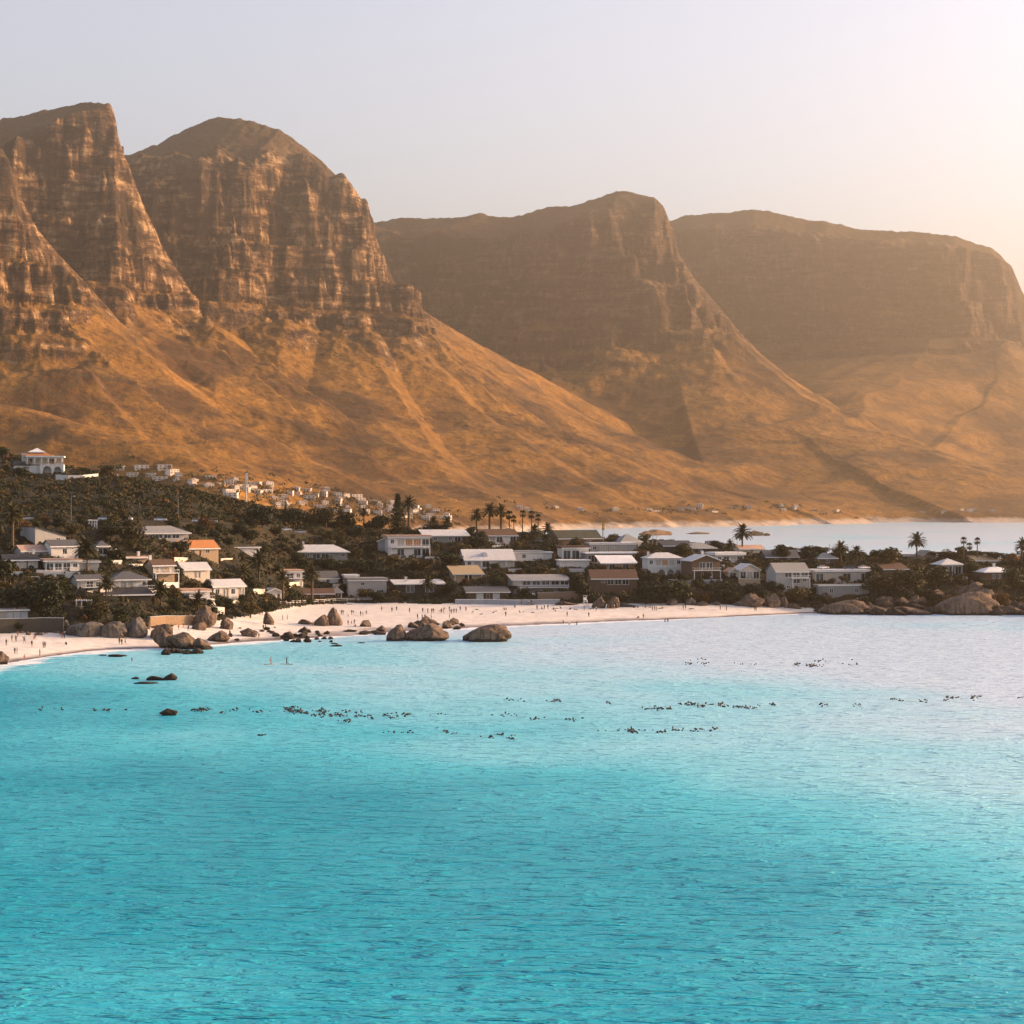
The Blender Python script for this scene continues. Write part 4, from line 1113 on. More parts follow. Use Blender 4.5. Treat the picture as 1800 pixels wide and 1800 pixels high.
# palms -------------------------------------------------------------
def frond(Q, rng, base, az, el, length, width, droop, nl=13):
    d = np.array([math.cos(az) * math.cos(el), math.sin(az) * math.cos(el), math.sin(el)])
    side = np.array([-math.sin(az), math.cos(az), 0.0])
    pts = []; p = np.array(base, float); v = d.copy()
    for i in range(nl + 1):
        pts.append(p.copy()); p = p + v * length / nl; v = v + np.array([0, 0, -droop / nl]); v /= np.linalg.norm(v)
    for i in range(1, nl):
        t = pts[i + 1] - pts[i]; t /= np.linalg.norm(t); up = np.cross(side, t)
        wl = width * math.sin(math.pi * min(0.98, 0.15 + 0.85 * i / nl)) ** 0.7
        for s in (-1, 1):
            tip = pts[i] + side * s * wl * 0.85 + t * wl * 0.55 - up * wl * 0.25 * (0.5 + rng.random())
            Q.append([pts[i] - t * 0.10 * length / nl * 2, pts[i] + t * length / nl * 0.9, tip + t * 0.05 * length, tip])
    for i in range(nl):
        Q.append([pts[i] - side * 0.035 * length / 4, pts[i] + side * 0.035 * length / 4, pts[i + 1] + side * 0.02 * length / 4, pts[i + 1] - side * 0.02 * length / 4])

def date_palm_mesh(seed):
    """crown about 1 unit in radius, centred on the trunk top"""
    rng = np.random.default_rng(seed); Q = []
    for i in range(52):
        f = i / 52
        el = math.radians(80 - 105 * f + rng.uniform(-8, 8))
        frond(Q, rng, (0, 0, 0.02 - 0.05 * f), i * 2.399 + rng.uniform(-0.2, 0.2), el, rng.uniform(0.92, 1.12), 0.17, 0.9 + 0.5 * (1 - f) * rng.uniform(0.6, 1.2))
    return quads_mesh('crown', np.array(Q), PALMLEAF)
def fan_palm_mesh(seed):
    rng = np.random.default_rng(seed); Q = []
    for i in range(38):
        f = i / 38; az = i * 2.399; el = math.radians(75 - 135 * f + rng.uniform(-8, 8))
        d = np.array([math.cos(az) * math.cos(el), math.sin(az) * math.cos(el), math.sin(el)])
        s = np.array([-math.sin(az), math.cos(az), 0.0]); u = np.cross(d, s)
        hub = d * rng.uniform(0.40, 0.55)
        Q.append([-s * 0.012, s * 0.012, hub + s * 0.012, hub - s * 0.012])
        for k in range(11):
            a = math.radians(-75 + 15 * k); b = d * math.cos(a) + s * math.sin(a)
            tip = hub + b * 0.50 - np.array([0, 0, 0.10]); q = np.cross(b, u)
            Q.append([hub, hub + b * 0.28 + q * 0.035, tip, hub + b * 0.28 - q * 0.035])
    return quads_mesh('crown', np.array(Q), PALMLEAF)
DATE = [date_palm_mesh(1), date_palm_mesh(2), date_palm_mesh(3)]; FAN = [fan_palm_mesh(4), fan_palm_mesh(5)]
def palm_trunk(kind, seed):
    rng = random.Random(seed); mb = MB(); lx = rng.uniform(-0.03, 0.03)
    if kind == 'date': rr = [0.085, 0.068, 0.062, 0.060, 0.066, 0.085]
    else: rr = [0.036, 0.027, 0.024, 0.022, 0.022, 0.024]
    mb.tube([(lx * math.sin(t * 3), 0, z) for t, z in zip((0, 0.2, 0.4, 0.6, 0.8, 1.0), (-0.25, 0.2, 0.45, 0.7, 0.88, 1.0))], rr, 9)
    return mb.mesh('trunk', PBARK, True)
PT = {'date': [palm_trunk('date', 1), palm_trunk('date', 2)], 'fan': [palm_trunk('fan', 3), palm_trunk('fan', 4)]}
def palm(kind, px, py, top, rad, label, group=None):
    """py: foot, top: row of the crown centre, rad: crown radius in photo pixels"""
    x, y, z = hit(px, py); k = y / FOC
    hgt = max((py - top) * k, 1.2); r = rad * k
    root = empty({'date': 'date_palm', 'fan': 'fan_palm'}[kind], (x, y, z), rnd.uniform(0, 6.28)); tag(root, label, 'palm tree', group)
    link_mesh('trunk', rnd.choice(PT[kind]), root, scale=(hgt if kind == 'fan' else max(hgt, 4) * 0.7 if hgt > 6 else 4.2, hgt if kind == 'fan' else max(hgt, 4) * 0.7 if hgt > 6 else 4.2, hgt))
    link_mesh('crown', rnd.choice(DATE if kind == 'date' else FAN), root, loc=(0, 0, hgt), scale=(r, r, r))
    FOOT.append((x, y, 1.0)); BOXES.append((px - rad * 0.6, top - rad * 0.7, px + rad * 0.6, top + rad * 0.5, y))
for a in [
    ('date', 22, 962, 905, 24, 'dark date palm on the slope left of the house with lean-to roofs'),
    ('date', 153, 1004, 966, 27, 'tall dark date palm in front of the pale flat roofed block'),
    ('date', 187, 1052, 1028, 20, 'date palm between the glazed balcony house and the white shuttered house'),
    ('date', 283, 1064, 1040, 21, 'date palm with rusty fronds below the two storey balcony house'),
    ('date', 348, 1072, 1056, 19, 'low spreading palm right behind the tall boulder'),
    ('date', 455, 1024, 988, 24, 'broad date palm in the middle of the left slope, larger of a pair'),
    ('date', 428, 1028, 1006, 18, 'smaller date palm touching the broad one on the left slope'),
    ('date', 497, 1062, 1016, 17, 'palm with thick trunk before the white stepped house, left of two'),
    ('date', 548, 1060, 1010, 19, 'palm with thick trunk before the white stepped house, right of two'),
    ('date', 752, 1052, 1026, 17, 'rusty leaved palm in front of the dark beach house'),
    ('date', 718, 940, 886, 17, 'date palm leaning out behind the tall conical pine'),
    ('date', 762, 932, 912, 12, 'short palm on the ridge, left of a pair beside dark shrubs'),
    ('date', 786, 934, 914, 13, 'short palm on the ridge, right of a pair beside dark shrubs'),
    ('date', 838, 935, 902, 15, 'date palm at the left end of the ridge palm row'),
    ('date', 861, 935, 893, 17, 'thick crowned date palm second in the ridge palm row'),
    ('date', 881, 935, 893, 16, 'thick crowned date palm third in the ridge palm row'),
    ('date', 940, 950, 934, 15, 'low date palm under the three slim fan palms'),
    ('date', 963, 952, 931, 15, 'low date palm beside the dark green barn roof'),
    ('date', 1305, 972, 938, 20, 'lone tall date palm standing against the pale water'),
    ('date', 1478, 992, 966, 17, 'date palm beside the brown house with pyramid roof'),
    ('date', 1506, 994, 974, 17, 'shorter date palm beside the rooftop car park'),
    ('date', 1612, 986, 952, 19, 'tall date palm rising over the low grey block on the point'),
    ('date', 1797, 990, 960, 16, 'palm at the outer end of the point'),
    ('date', 1283, 968, 956, 9, 'small palm left of the lone tall date palm'),
    ('date', 640, 922, 896, 11, 'small palm among the dark trees beside the conical pine'),
    ('fan', 895, 935, 898, 10, 'slim fan palm just right of the thick crowned date palms'),
    ('fan', 903, 935, 905, 8, 'shorter slim fan palm just right of the thick crowned date palms'),
    ('fan', 919, 937, 897, 8, 'slim fan palm above the ridge, left of a group of three'),
    ('fan', 934, 937, 898, 9, 'slim fan palm above the ridge, middle of a group of three'),
    ('fan', 946, 938, 904, 8, 'slim fan palm above the ridge, right of a group of three'),
    ('fan', 1694, 990, 950, 8, 'slim fan palm on the point, left of a group of three'),
    ('fan', 1704, 988, 960, 8, 'shorter fan palm on the point, middle of a group of three'),
    ('fan', 1718, 990, 951, 8, 'slim fan palm on the point, right of a group of three'),
]: palm(*a)

def norfolk_pine(px, py, top, width):
    x, y, z = hit(px, py); k = y / FOC; hgt = (py - top) * k; r = width * k / 2
    rng = np.random.default_rng(5); Q = []
    for i in range(26):
        f = i / 26; zz = hgt * (0.06 + 0.92 * f); rr = r * (1.04 - f) * rng.uniform(0.85, 1.1)
        for j in range(9):
            az = j * 0.698 + i * 0.4 + rng.uniform(-0.2, 0.2); m_ = 14; tt = rng.uniform(0.08, 1.0, (m_, 1)); L_ = rr + 0.3
            pp = np.array([math.cos(az), math.sin(az), 0.22]) * tt * L_ + np.array([0, 0, zz]) + rng.normal(size=(m_, 3)) * 0.16
            Q.extend(leaf_quads(pp, np.zeros((m_, 3)), 0.42, rng).tolist())
            if False: frond(Q, rng, (0, 0, zz), j * 0.698 + i * 0.4 + rng.uniform(-0.2, 0.2), math.radians(12), rr + 0.4, 1.25 * (1.15 - f), 0.25, 9)
    root = empty('conical_pine', (x, y, z)); tag(root, 'tall dark conical pine standing on the ridge above the village', 'pine tree')
    link_mesh('crown', quads_mesh('crown', np.array(Q), LEAF), root)
    mb = MB(); mb.tube([(0, 0, -1), (0, 0, hgt * 0.6), (0, 0, hgt)], [0.4, 0.22, 0.04], 8); mb.obj('trunk', BARK, root, True)
norfolk_pine(699, 945, 866, 36)

# trees seen one by one in the photograph: kind, px, foot py, width px, height px, label
SPECIAL = [
    ('round', 1376, 986, 36, 32, 'dark open crowned tree behind the house with two dormers'), ('round', 1421, 990, 44, 38, 'large rust tinged round tree on the ridge right of the two dormer house'),
    ('round', 1560, 1002, 58, 44, 'large dark round tree on the point left of the tallest palm'), ('round', 1178, 1062, 92, 52, 'broad dark round tree below the white arched house'),
    ('round', 1136, 1062, 60, 36, 'dark tree between the brown timber house and the broad round tree'), ('round', 1016, 1058, 44, 62, 'bushy pine between the long grey house and the brown timber house'),
    ('round', 1012, 968, 34, 26, 'round tree in front of the dark green barn roof'), ('flat', 1082, 962, 52, 18, 'low dark tree right of the barn end gable'),
    ('round', 1198, 982, 40, 30, 'golden edged tree in front of the dark roof slab'), ('round', 1160, 984, 30, 26, 'golden edged bushy tree above the white arched house roof'),
    ('round', 1226, 1000, 36, 34, 'dark tree between the arched house and the gabled garage house'), ('flat', 1660, 986, 52, 22, 'low windswept tree left of the three point fan palms'),
    ('flat', 1712, 988, 60, 22, 'low windswept tree behind the three point fan palms'), ('flat', 1752, 990, 54, 22, 'low windswept tree right of the three point fan palms'),
    ('round', 1600, 1046, 70, 52, 'dark dense tree below the brown sunken roof'), ('round', 1644, 1036, 60, 52, 'dark dense tree left of the open sided hipped house'),
    ('round', 1784, 1050, 46, 62, 'tall dark tree at the right of the white roofed house'), ('round', 1708, 1016, 40, 34, 'golden shrubby tree between the two hipped houses on the point'),
    ('round', 1540, 1048, 60, 40, 'dark tree right of the grey basement storey'), ('round', 30, 1080, 70, 62, 'big dark tree above the boathouse'),
    ('round', 85, 1084, 74, 70, 'biggest dark tree above the cove'), ('round', 8, 1030, 60, 56, 'dark tree at the foot of the leaning palm slope'),
    ('round', 440, 1086, 50, 34, 'round hedge like tree beside the white gabled house'), ('round', 470, 1082, 40, 30, 'second round hedge like tree above the sandy bank'),
    ('round', 612, 932, 44, 36, 'dark tree left of the conical pine'), ('round', 668, 938, 50, 40, 'dark tree under the conical pine'), ('round', 572, 930, 56, 44, 'tall dark tree in the belt above the long bungalow'),
    ('round', 520, 928, 60, 42, 'wide dark tree in the belt above the long bungalow'), ('round', 462, 934, 60, 48, 'dark tree at the left end of the tree belt'), ('column', 503, 922, 16, 46, 'narrow dark cypress in the tree belt'),
    ('round', 230, 962, 60, 44, 'dark round tree below the parked cars'), ('round', 195, 948, 44, 30, 'dark tree left of the broad hipped bungalow'), ('round', 840, 966, 50, 24, 'dark shrubby tree before the ridge houses'),
    ('round', 790, 1000, 60, 36, 'golden edged tree right of the modern white house'), ('round', 735, 1010, 70, 32, 'dark tree on the bank under the modern white house'), ('round', 640, 1014, 60, 40, 'dark tree left of the bank under the modern white house'),
    ('round', 770, 930, 60, 18, 'dark flat shrub row on the ridge left of the palms'), ('round', 700, 962, 40, 30, 'dark tree under the date palm beside the conical pine'),
    ('flat', 910, 950, 30, 20, 'dark tree right of the ridge palm row'), ('round', 975, 976, 40, 28, 'dark tree between the box shaped house and the corner house'),
    ('round', 1330, 1056, 60, 34, 'dark tree above the split boulders'), ('round', 1270, 1056, 70, 40, 'dark tree beside the beach path'), ('round', 1400, 1062, 60, 34, 'dark tree at the beach corner'),
    ('round', 34, 838, 34, 22, 'dark bush in front of the low wing of the villa'), ('bush', 58, 840, 26, 14, 'low bush under the villa arches'), ('round', 6, 806, 30, 26, 'dark bush left of the hilltop villa'), ('round', 190, 838, 42, 24, 'dark dense tree on the hill right of the white garden wall'),
]
for i, (kd, px, py, w, h, lb) in enumerate(SPECIAL):
    x, y, z = hit(px, py); k = y / FOC
    plant(kd, x, y, z, w * k * 1.05, h * k, lb, 'tree', None, i % (len(TV[kd]))); FOOT.append((x, y, w * k * 0.3))

ZONES = [(-60, 260, 'above the small cove'), (260, 520, 'on the slope left of the long bungalow'), (520, 800, 'around the modern white house'), (800, 1130, 'between the ridge and the crowded beach'),
         (1130, 1430, 'around the white arched house'), (1430, 1900, 'on the rocky point')]
def zone(px): return next((t for a, b, t in ZONES if a <= px < b), ZONES[-1][2])
def scatter():
    done = []; cells = {}
    def clear(x, y, r):
        for fx, fy, fr in FOOT:
            if (fx - x) ** 2 + (fy - y) ** 2 < (fr * 0.8 + r * 0.55) ** 2: return False
        ci, cj = int(x // 8), int(y // 8)
        for a in (-1, 0, 1):
            for b in (-1, 0, 1):
                for q in cells.get((ci + a, cj + b), ()):
                    if (q[0] - x) ** 2 + (q[1] - y) ** 2 < (0.55 * (q[2] + r)) ** 2: return False
        return True
    n = 0; small = []
    for _ in range(42000):
        px = rnd.uniform(-70, 1880); ys, zs = stations_at(px)
        y = rnd.uniform(ys[3] + 1, ys[8] + 10); x = (px - 900) * y / FOC; z = float(np.interp(y, ys, zs)); k = y / FOC
        onhill = y > ys[7] + 4 and px < 480
        if abs(y - ys[7]) < 5 and px < 560: continue                      # the road
        big = (not onhill) and rnd.random() < 0.75 and n < 420
        w = rnd.uniform(3.6, 7.5) if big else rnd.uniform(1.3, 2.8)
        h = w * rnd.uniform(0.75, 1.15) if big else w * rnd.uniform(0.5, 0.9)
        if y > ys[8] - 12 and px > 560: h *= 0.6
        if not clear(x, y, w / 2): continue
        qx, qy = proj(x, y, z); q = (qx - w / k / 2, qy - h / k, qx + w / k / 2, qy)
        bad = False
        for b in BOXES:
            if b[4] <= y: continue
            ox = min(q[2], b[2]) - max(q[0], b[0]); oy = min(q[3], b[3]) - max(q[1], b[1])
            if ox > 0 and oy > 0 and ox * oy > 0.17 * (b[2] - b[0]) * (b[3] - b[1]): bad = True; break
        if bad: continue
        cells.setdefault((int(x // 8), int(y // 8)), []).append((x, y, w / 2))
        if big:
            kd = rnd.choice(['round', 'round', 'bush', 'bush', 'flat'])
            nm = {'round': 'round leafy tree', 'bush': 'dense low bush', 'flat': 'spreading flat topped tree'}[kd]
            plant(kd, x, y, z, w * 1.1, h, f'{nm} among the houses {zone(px)}', 'bush' if kd == 'bush' else 'tree', f'{nm}s {zone(px)}'.replace('bushs', 'bushes'))
            n += 1
        else: small.append((x, y, z, w, h))
        if len(small) > 2900: break
    return small
SMALL = scatter()
def undergrowth():
    rng = np.random.default_rng(3); QS = {0: [], 1: [], 2: []}
    extra = []
    for _ in range(9000):                                            # thick scrub on the hill
        px = rng.uniform(-80, 540); ys, zs = stations_at(px); y = rng.uniform(ys[7] + 5, ys[8] + 25)
        x = (px - 900) * y / FOC
        if any((fx - x) ** 2 + (fy - y) ** 2 < (fr + 0.3) ** 2 for fx, fy, fr in FOOT[:1] + FOOT[-3:]): continue
        if len(extra) > 1700: break
        if vnoise(x / 14, y / 14, 91) + vnoise(x / 5, y / 5, 93) * 0.5 < -0.25: continue
        extra.append((x, y, float(np.interp(y, ys, zs)), rng.uniform(1.6, 3.4), rng.uniform(0.7, 1.7)))
    vx, vy = next((f[0], f[1]) for f in FOOT if f[2] == 13)
    for (x, y, z, w, h) in SMALL + extra:
        if (x - vx) ** 2 + (y - vy) ** 2 < 11 ** 2: continue
        n = int(52 * max(1, w / 2)); d = rng.normal(size=(n, 3)); d /= np.linalg.norm(d, axis=1, keepdims=True); d[:, 2] = np.abs(d[:, 2])
        p = np.array([x, y, z]) + d * np.array([w / 2, w / 2, h]) * rng.uniform(0.6, 1.0, (n, 1))
        p[:, 2] -= 0.1
        QS[int(rng.choice(3, p=(0.55, 0.33, 0.12)))].append(leaf_quads(p, d, 0.36, rng))
    for k, (m, lb) in {0: (LEAF, 'dark low scrub covering the hill and the gaps between houses'), 1: (LEAF2, 'olive low scrub covering the hill and the gaps between houses'), 2: (LEAF3, 'rusty dry scrub dotted over the hill')}.items():
        o = link_mesh('scrub', quads_mesh('scrub', np.concatenate(QS[k]), m)); tag(o, lb, 'scrub', kind='stuff')
undergrowth()
def ground_cover():
    rng = np.random.default_rng(17); n = 70000
    px = rng.uniform(-80, 1890, n); S = np.stack([np.interp(px, ST_PX, ST_Y[:, k]) for k in range(ST_Y.shape[1])], 1); Zs = np.stack([np.interp(px, ST_PX, ST_Z[:, k]) for k in range(ST_Z.shape[1])], 1)
    y = S[:, 3] + (S[:, 8] + 12 - S[:, 3]) * rng.uniform(0, 1, n)
    z = np.array([np.interp(b, s, t) for b, s, t in zip(y, S, Zs)]); x = (px - 900) * y / FOC
    z = z + 1.0 * fbm(x / 14, y / 14, 5, 3) + rng.uniform(0.0, 0.55, n)
    ok = fbm(x / 9, y / 9, 55, 2) > -0.45
    for fx, fy, fr in FOOT:
        if fr > 3: ok &= (x - fx) ** 2 + (y - fy) ** 2 > (fr * 0.75) ** 2
    ok &= ~((np.abs(y - S[:, 7]) < 4) & (px < 560))
    p = np.stack([x, y, z], 1)[ok]
    Q = leaf_quads(p, np.tile([0, -0.3, 0.8], (len(p), 1)), 0.42, rng, 1.0); m = rng.random(len(p)) < 0.72
    for sel, mt, lb in ((m, LEAF, 'dark ground cover between the houses'), (~m, LEAF2, 'olive ground cover between the houses')):
        o = link_mesh('ground_cover', quads_mesh('ground_cover', Q[sel], mt)); tag(o, lb, 'ground cover', kind='stuff')
ground_cover()

# ------------------------------------------------------------------ rocks
def granite(name, c, wetline=True):
    n = NT(name); pos = n.pos()
    a = n.noise(pos, 0.5, 5, 0.62); b = n.noise(pos, 3.0, 3, 0.6)
    colr = n.ramp(a, [(0.3, tuple(x * 0.5 for x in c)), (0.5, c), (0.7, tuple(x * 1.25 for x in c))])
    colr = n.mix(0.35, colr, n.ramp(b, [(0.35, (0.5, 0.5, 0.5)), (0.6, (1.1, 1.1, 1.1))]), 'MULTIPLY')
    st = n.noise(n.mapping(pos, (1.6, 1.6, 0.2)), 0.8, 4, 0.65)
    colr = n.mix(n.maprange(st, 0.46, 0.62), colr, tuple(x * 0.34 for x in c))
    if wetline:
        sp = n.node('ShaderNodeSeparateXYZ'); n.link(pos, sp.inputs[0])
        hz = n.math('ADD', sp.outputs[2], n.math('MULTIPLY', n.math('SUBTRACT', a, 0.5), 2.5))
        colr = n.mix(n.maprange(hz, 1.1, 0.6), colr, (0.022, 0.017, 0.013))
    return n.done(colr, 0.9, n.bump(n.math('ADD', a, n.math('MULTIPLY', b, 0.25)), 1.0, 0.9))
GRAN = granite('granite', (0.18, 0.126, 0.092)); GRANG = granite('grey_granite', (0.15, 0.128, 0.112)); WETROCK = granite('wet_dark_rock', (0.060, 0.046, 0.036)); FARROCK = granite('far_rock', (0.30, 0.19, 0.11), False)
def rock_mesh(seed, sub=4, rough=0.5, boxy=0.0):
    bm = bmesh.new(); bmesh.ops.create_icosphere(bm, subdivisions=sub, radius=0.5)
    rng = np.random.default_rng(seed); o = rng.uniform(0, 100, 3)
    planes = [(Vector(rng.normal(size=3)).normalized(), rng.uniform(0.24, 0.44)) for _ in range(int(9 + 9 * boxy))]
    cracks = [(Vector((rng.normal(), rng.normal() * 0.5, rng.normal() * 0.6)).normalized(), rng.uniform(-0.2, 0.2)) for _ in range(2 + seed % 2)]
    taper = rng.uniform(0.1, 0.7); skew = rng.uniform(-0.45, 0.35)
    co = np.array([v.co for v in bm.verts])
    nz = fbm(co[:, 0] * 2.2 + o[0], co[:, 1] * 2.2 + co[:, 2] * 2.7 + o[1], seed, 3)
    n2 = fbm(co[:, 2] * 6 + o[2], co[:, 0] * 6 - co[:, 1] * 5, seed + 5, 2)
    for v, a, b in zip(bm.verts, nz, n2):
        p = v.co * (1 + 0.30 * rough * a + 0.09 * rough * b)
        for nrm, dd in planes:                                       # worn facets
            e = p.dot(nrm) - dd
            if e > 0: p = p - nrm * e * 0.9
        for nrm, dd in cracks:                                       # joints that split the stone
            e = p.dot(nrm) - dd + 0.03 * a
            p = p * (1 - 0.16 * math.exp(-(e / 0.028) ** 2))
        tz = p.z + 0.5
        p.x = p.x * (1 + taper * (0.5 - tz)) + skew * (tz - 0.3); p.y *= 1 + taper * 0.6 * (0.5 - tz)
        v.co = p
    me = bpy.data.meshes.new('boulder'); bm.to_mesh(me); bm.free()
    me.polygons.foreach_set('use_smooth', [True] * len(me.polygons)); me.update()
    return me
RM = [rock_mesh(200 + i, 4, (0.7, 1.0, 1.3)[i % 3], (0.2, 0.6, 1)[i % 3]) for i in range(9)]
ROCKV = {}
def rock(px, py, w, h, label, mat=None, v=None, depth=None, tilt=0.0, group=None, name='boulder', Y=None, cat='boulder', sink=0.24, rz=None):
    mat = mat or GRAN
    if Y is None:
        yw = np.interp(px, ST_PX, ST_Y[:, 2]); yz = HC * FOC / (py - HOR)
        if yz < yw: x, y, z = P(px, py, yz)[0], yz, 0.0
        else: x, y, z = hit(px, py)
    else: x, y, z = P(px, py, Y)
    k = y / FOC; w *= k; h *= k * 0.84; d = depth or w * 0.8
    v = rnd.randrange(9) if v is None else v
    key = (v, mat.name)
    if key not in ROCKV:
        me = RM[v].copy(); me.materials.clear(); me.materials.append(mat); ROCKV[key] = me
    hh = h / (1 - sink)
    o = link_mesh(name, ROCKV[key], None, (x, y + d * 0.35, z + hh * (0.5 - sink)), (0, tilt, rnd.uniform(-0.5, 0.5) if rz is None else rz), (w * 1.12, d * 1.12, hh * 1.1))
    tag(o, label, cat, group); FOOT.append((x, y + d * 0.35, max(w, d) * 0.4))
    return o
G1 = 'granite boulders lining the small cove'
for a in [(142, 1119, 78, 30, 'long sloping pale boulder with a lit ridge in the cove', GRANG, 0, None, 0.25), (112, 1103, 14, 15, 'small round boulder perched beside the long sloping boulder', GRANG, 3, None, 0.0),
          (188, 1120, 58, 30, 'broad low grey boulder right of the long sloping boulder', GRANG, 0, None, 0.1), (230, 1121, 42, 42, 'tall rounded grey boulder in the cove', GRANG, 3, None, 0.1), (256, 1106, 16, 26, 'thin upright curved slab behind the tall rounded boulder', GRAN, 6, None, 0.3),
          (278, 1124, 48, 30, 'smooth dome boulder beside the tall rounded one', GRAN, 0, None, 0.15), (300, 1140, 56, 30, 'dark wet ledge at the left of the rock spit', GRAN, 1, None, 0.3), (330, 1141, 60, 32, 'biggest brown rock of the spit beside the cove', GRAN, 4, None, 0.35),
          (358, 1142, 34, 22, 'low brown rock at the end of the spit', GRAN, 1, None, 0.3), (359, 1104, 38, 48, 'tallest upright square boulder in front of the low palm', GRAN, 2, None, 0.05), (346, 1107, 28, 15, 'small banded dome at the foot of the tallest boulder', GRAN, 0, None, 0.0),
          (396, 1106, 28, 25, 'cracked boulder right of the tallest boulder', GRAN, 5, None, 0.2), (380, 1128, 34, 22, 'dark half dome rock on the sand', GRAN, 3, None, 0.0), (441, 1120, 34, 18, 'pale cracked boulder on the sand with dark shaded face', GRAN, 4, None, 0.2),
          (470, 1098, 18, 26, 'pointed boulder at the edge of the sandy bank', GRAN, 6, None, -0.4), (585, 1100, 28, 36, 'tall leaning slab boulder on the main beach', GRAN, 6, None, -0.25), (562, 1100, 26, 24, 'squat boulder leaning on the tall slab', GRAN, 3, None, 0.2), (540, 1098, 28, 12, 'low flat boulder left of the tall slab', GRAN, 1, None, 0.0),
          (641, 1102, 24, 15, 'wedge shaped boulder alone on the sand', GRAN, 5, None, 0.45), (668, 1110, 15, 12, 'small round boulder near the three big domes', GRAN, 3, None, 0.0),
          (692, 1127, 36, 30, 'smallest of three big dome boulders standing in the shallows', GRAN, 0, None, 0.0), (742, 1127, 70, 36, 'middle dome boulder with golden face standing in the shallows', GRAN, 3, None, 0.05), (846, 1128, 94, 31, 'largest dome boulder standing alone in the shallows', GRAN, 0, None, 0.0),
          (1052, 1069, 22, 23, 'rounded boulder under the brown timber house, left of two', GRAN, 3, None, 0.0), (1076, 1069, 24, 21, 'rounded boulder under the brown timber house, right of two', GRAN, 0, None, 0.0), (1104, 1067, 36, 8, 'flat grey slab at the back of the beach', GRANG, 1, None, 0.0),
          (1000, 1064, 40, 8, 'low brown rock shelf beside the lifeguard chair', GRAN, 1, None, 0.0),
          (1180, 1064, 24, 14, 'pale boulder below the broad round tree', GRANG, 5, None, 0.0), (1214, 1064, 18, 17, 'upright boulder beside the stacked pair', GRANG, 2, None, 0.0), (1232, 1065, 24, 9, 'lower boulder of the stacked pair', GRAN, 3, None, 0.0), (1232, 1057, 32, 9, 'upper boulder of the stacked pair', GRAN, 1, None, 0.0), (1256, 1064, 18, 8, 'small low boulder right of the stacked pair', GRAN, 3, None, 0.0),
          (1293, 1065, 18, 9, 'small pale boulder left of the split boulders', GRANG, 3, None, 0.0), (1320, 1068, 42, 30, 'left half of the big split pink boulder', GRAN, 2, None, 0.0), (1356, 1068, 36, 29, 'right half of the big split pink boulder', GRAN, 5, None, 0.1), (1378, 1069, 20, 24, 'thin slab at the right end of the split boulders', GRAN, 6, None, -0.1),
          (1400, 1071, 22, 14, 'low boulder where the beach meets the rock shelf', GRAN, 1, None, 0.0), (1476, 1080, 96, 26, 'long smooth rock shelf at the end of the beach', GRAN, 0, 14, 0.0), (1548, 1080, 60, 18, 'low brown rock shelf in the middle of the point', GRAN, 4, 10, 0.05), (1610, 1081, 70, 18, 'dark low rock shelf under the trees of the point', GRAN, 1, 10, 0.0),
          (1690, 1081, 120, 42, 'broad dome of granite at the water on the point', GRAN, 0, 18, 0.0), (1708, 1048, 60, 28, 'round boulder on top of the broad dome', GRAN, 3, None, 0.0), (1748, 1062, 60, 28, 'sloping boulder right of the broad dome', GRAN, 4, None, 0.3), (1788, 1081, 70, 22, 'low dark rock at the outer end of the point', GRAN, 1, 10, 0.0),
          (1582, 1064, 26, 16, 'small boulder under the dark trees of the point', GRAN, 3, None, 0.0), (1648, 1052, 30, 18, 'boulder left of the broad dome', GRAN, 5, None, 0.1), (1520, 1068, 30, 12, 'boulder behind the long rock shelf', GRAN, 1, None, 0.0), (1840, 1083, 90, 30, 'rock shelf beyond the end of the point', GRAN, 0, 12, 0.0),
          (300, 1258, 34, 15, 'lone dark rock in the bay beside the kelp', WETROCK, 4, None, 0.0), (276, 1196, 34, 10, 'dark wet double rock in the shallows, left half', WETROCK, 1, None, 0.0), (296, 1196, 22, 14, 'dark wet double rock in the shallows, right half', WETROCK, 3, None, 0.0),
          (236, 1194, 12, 5, 'tiny dark rock left of the double rock', WETROCK, 3, None, 0.0), (258, 1202, 40, 4, 'flat dark ledge awash below the double rock', WETROCK, 1, None, 0.0), (4, 1168, 30, 28, 'orange sandy outcrop at the end of the cove', GRAN, 4, None, 0.2)]:
    rock(a[0], a[1], a[2], a[3], a[4], a[5], a[6], a[7], a[8])
rr = random.Random(12)
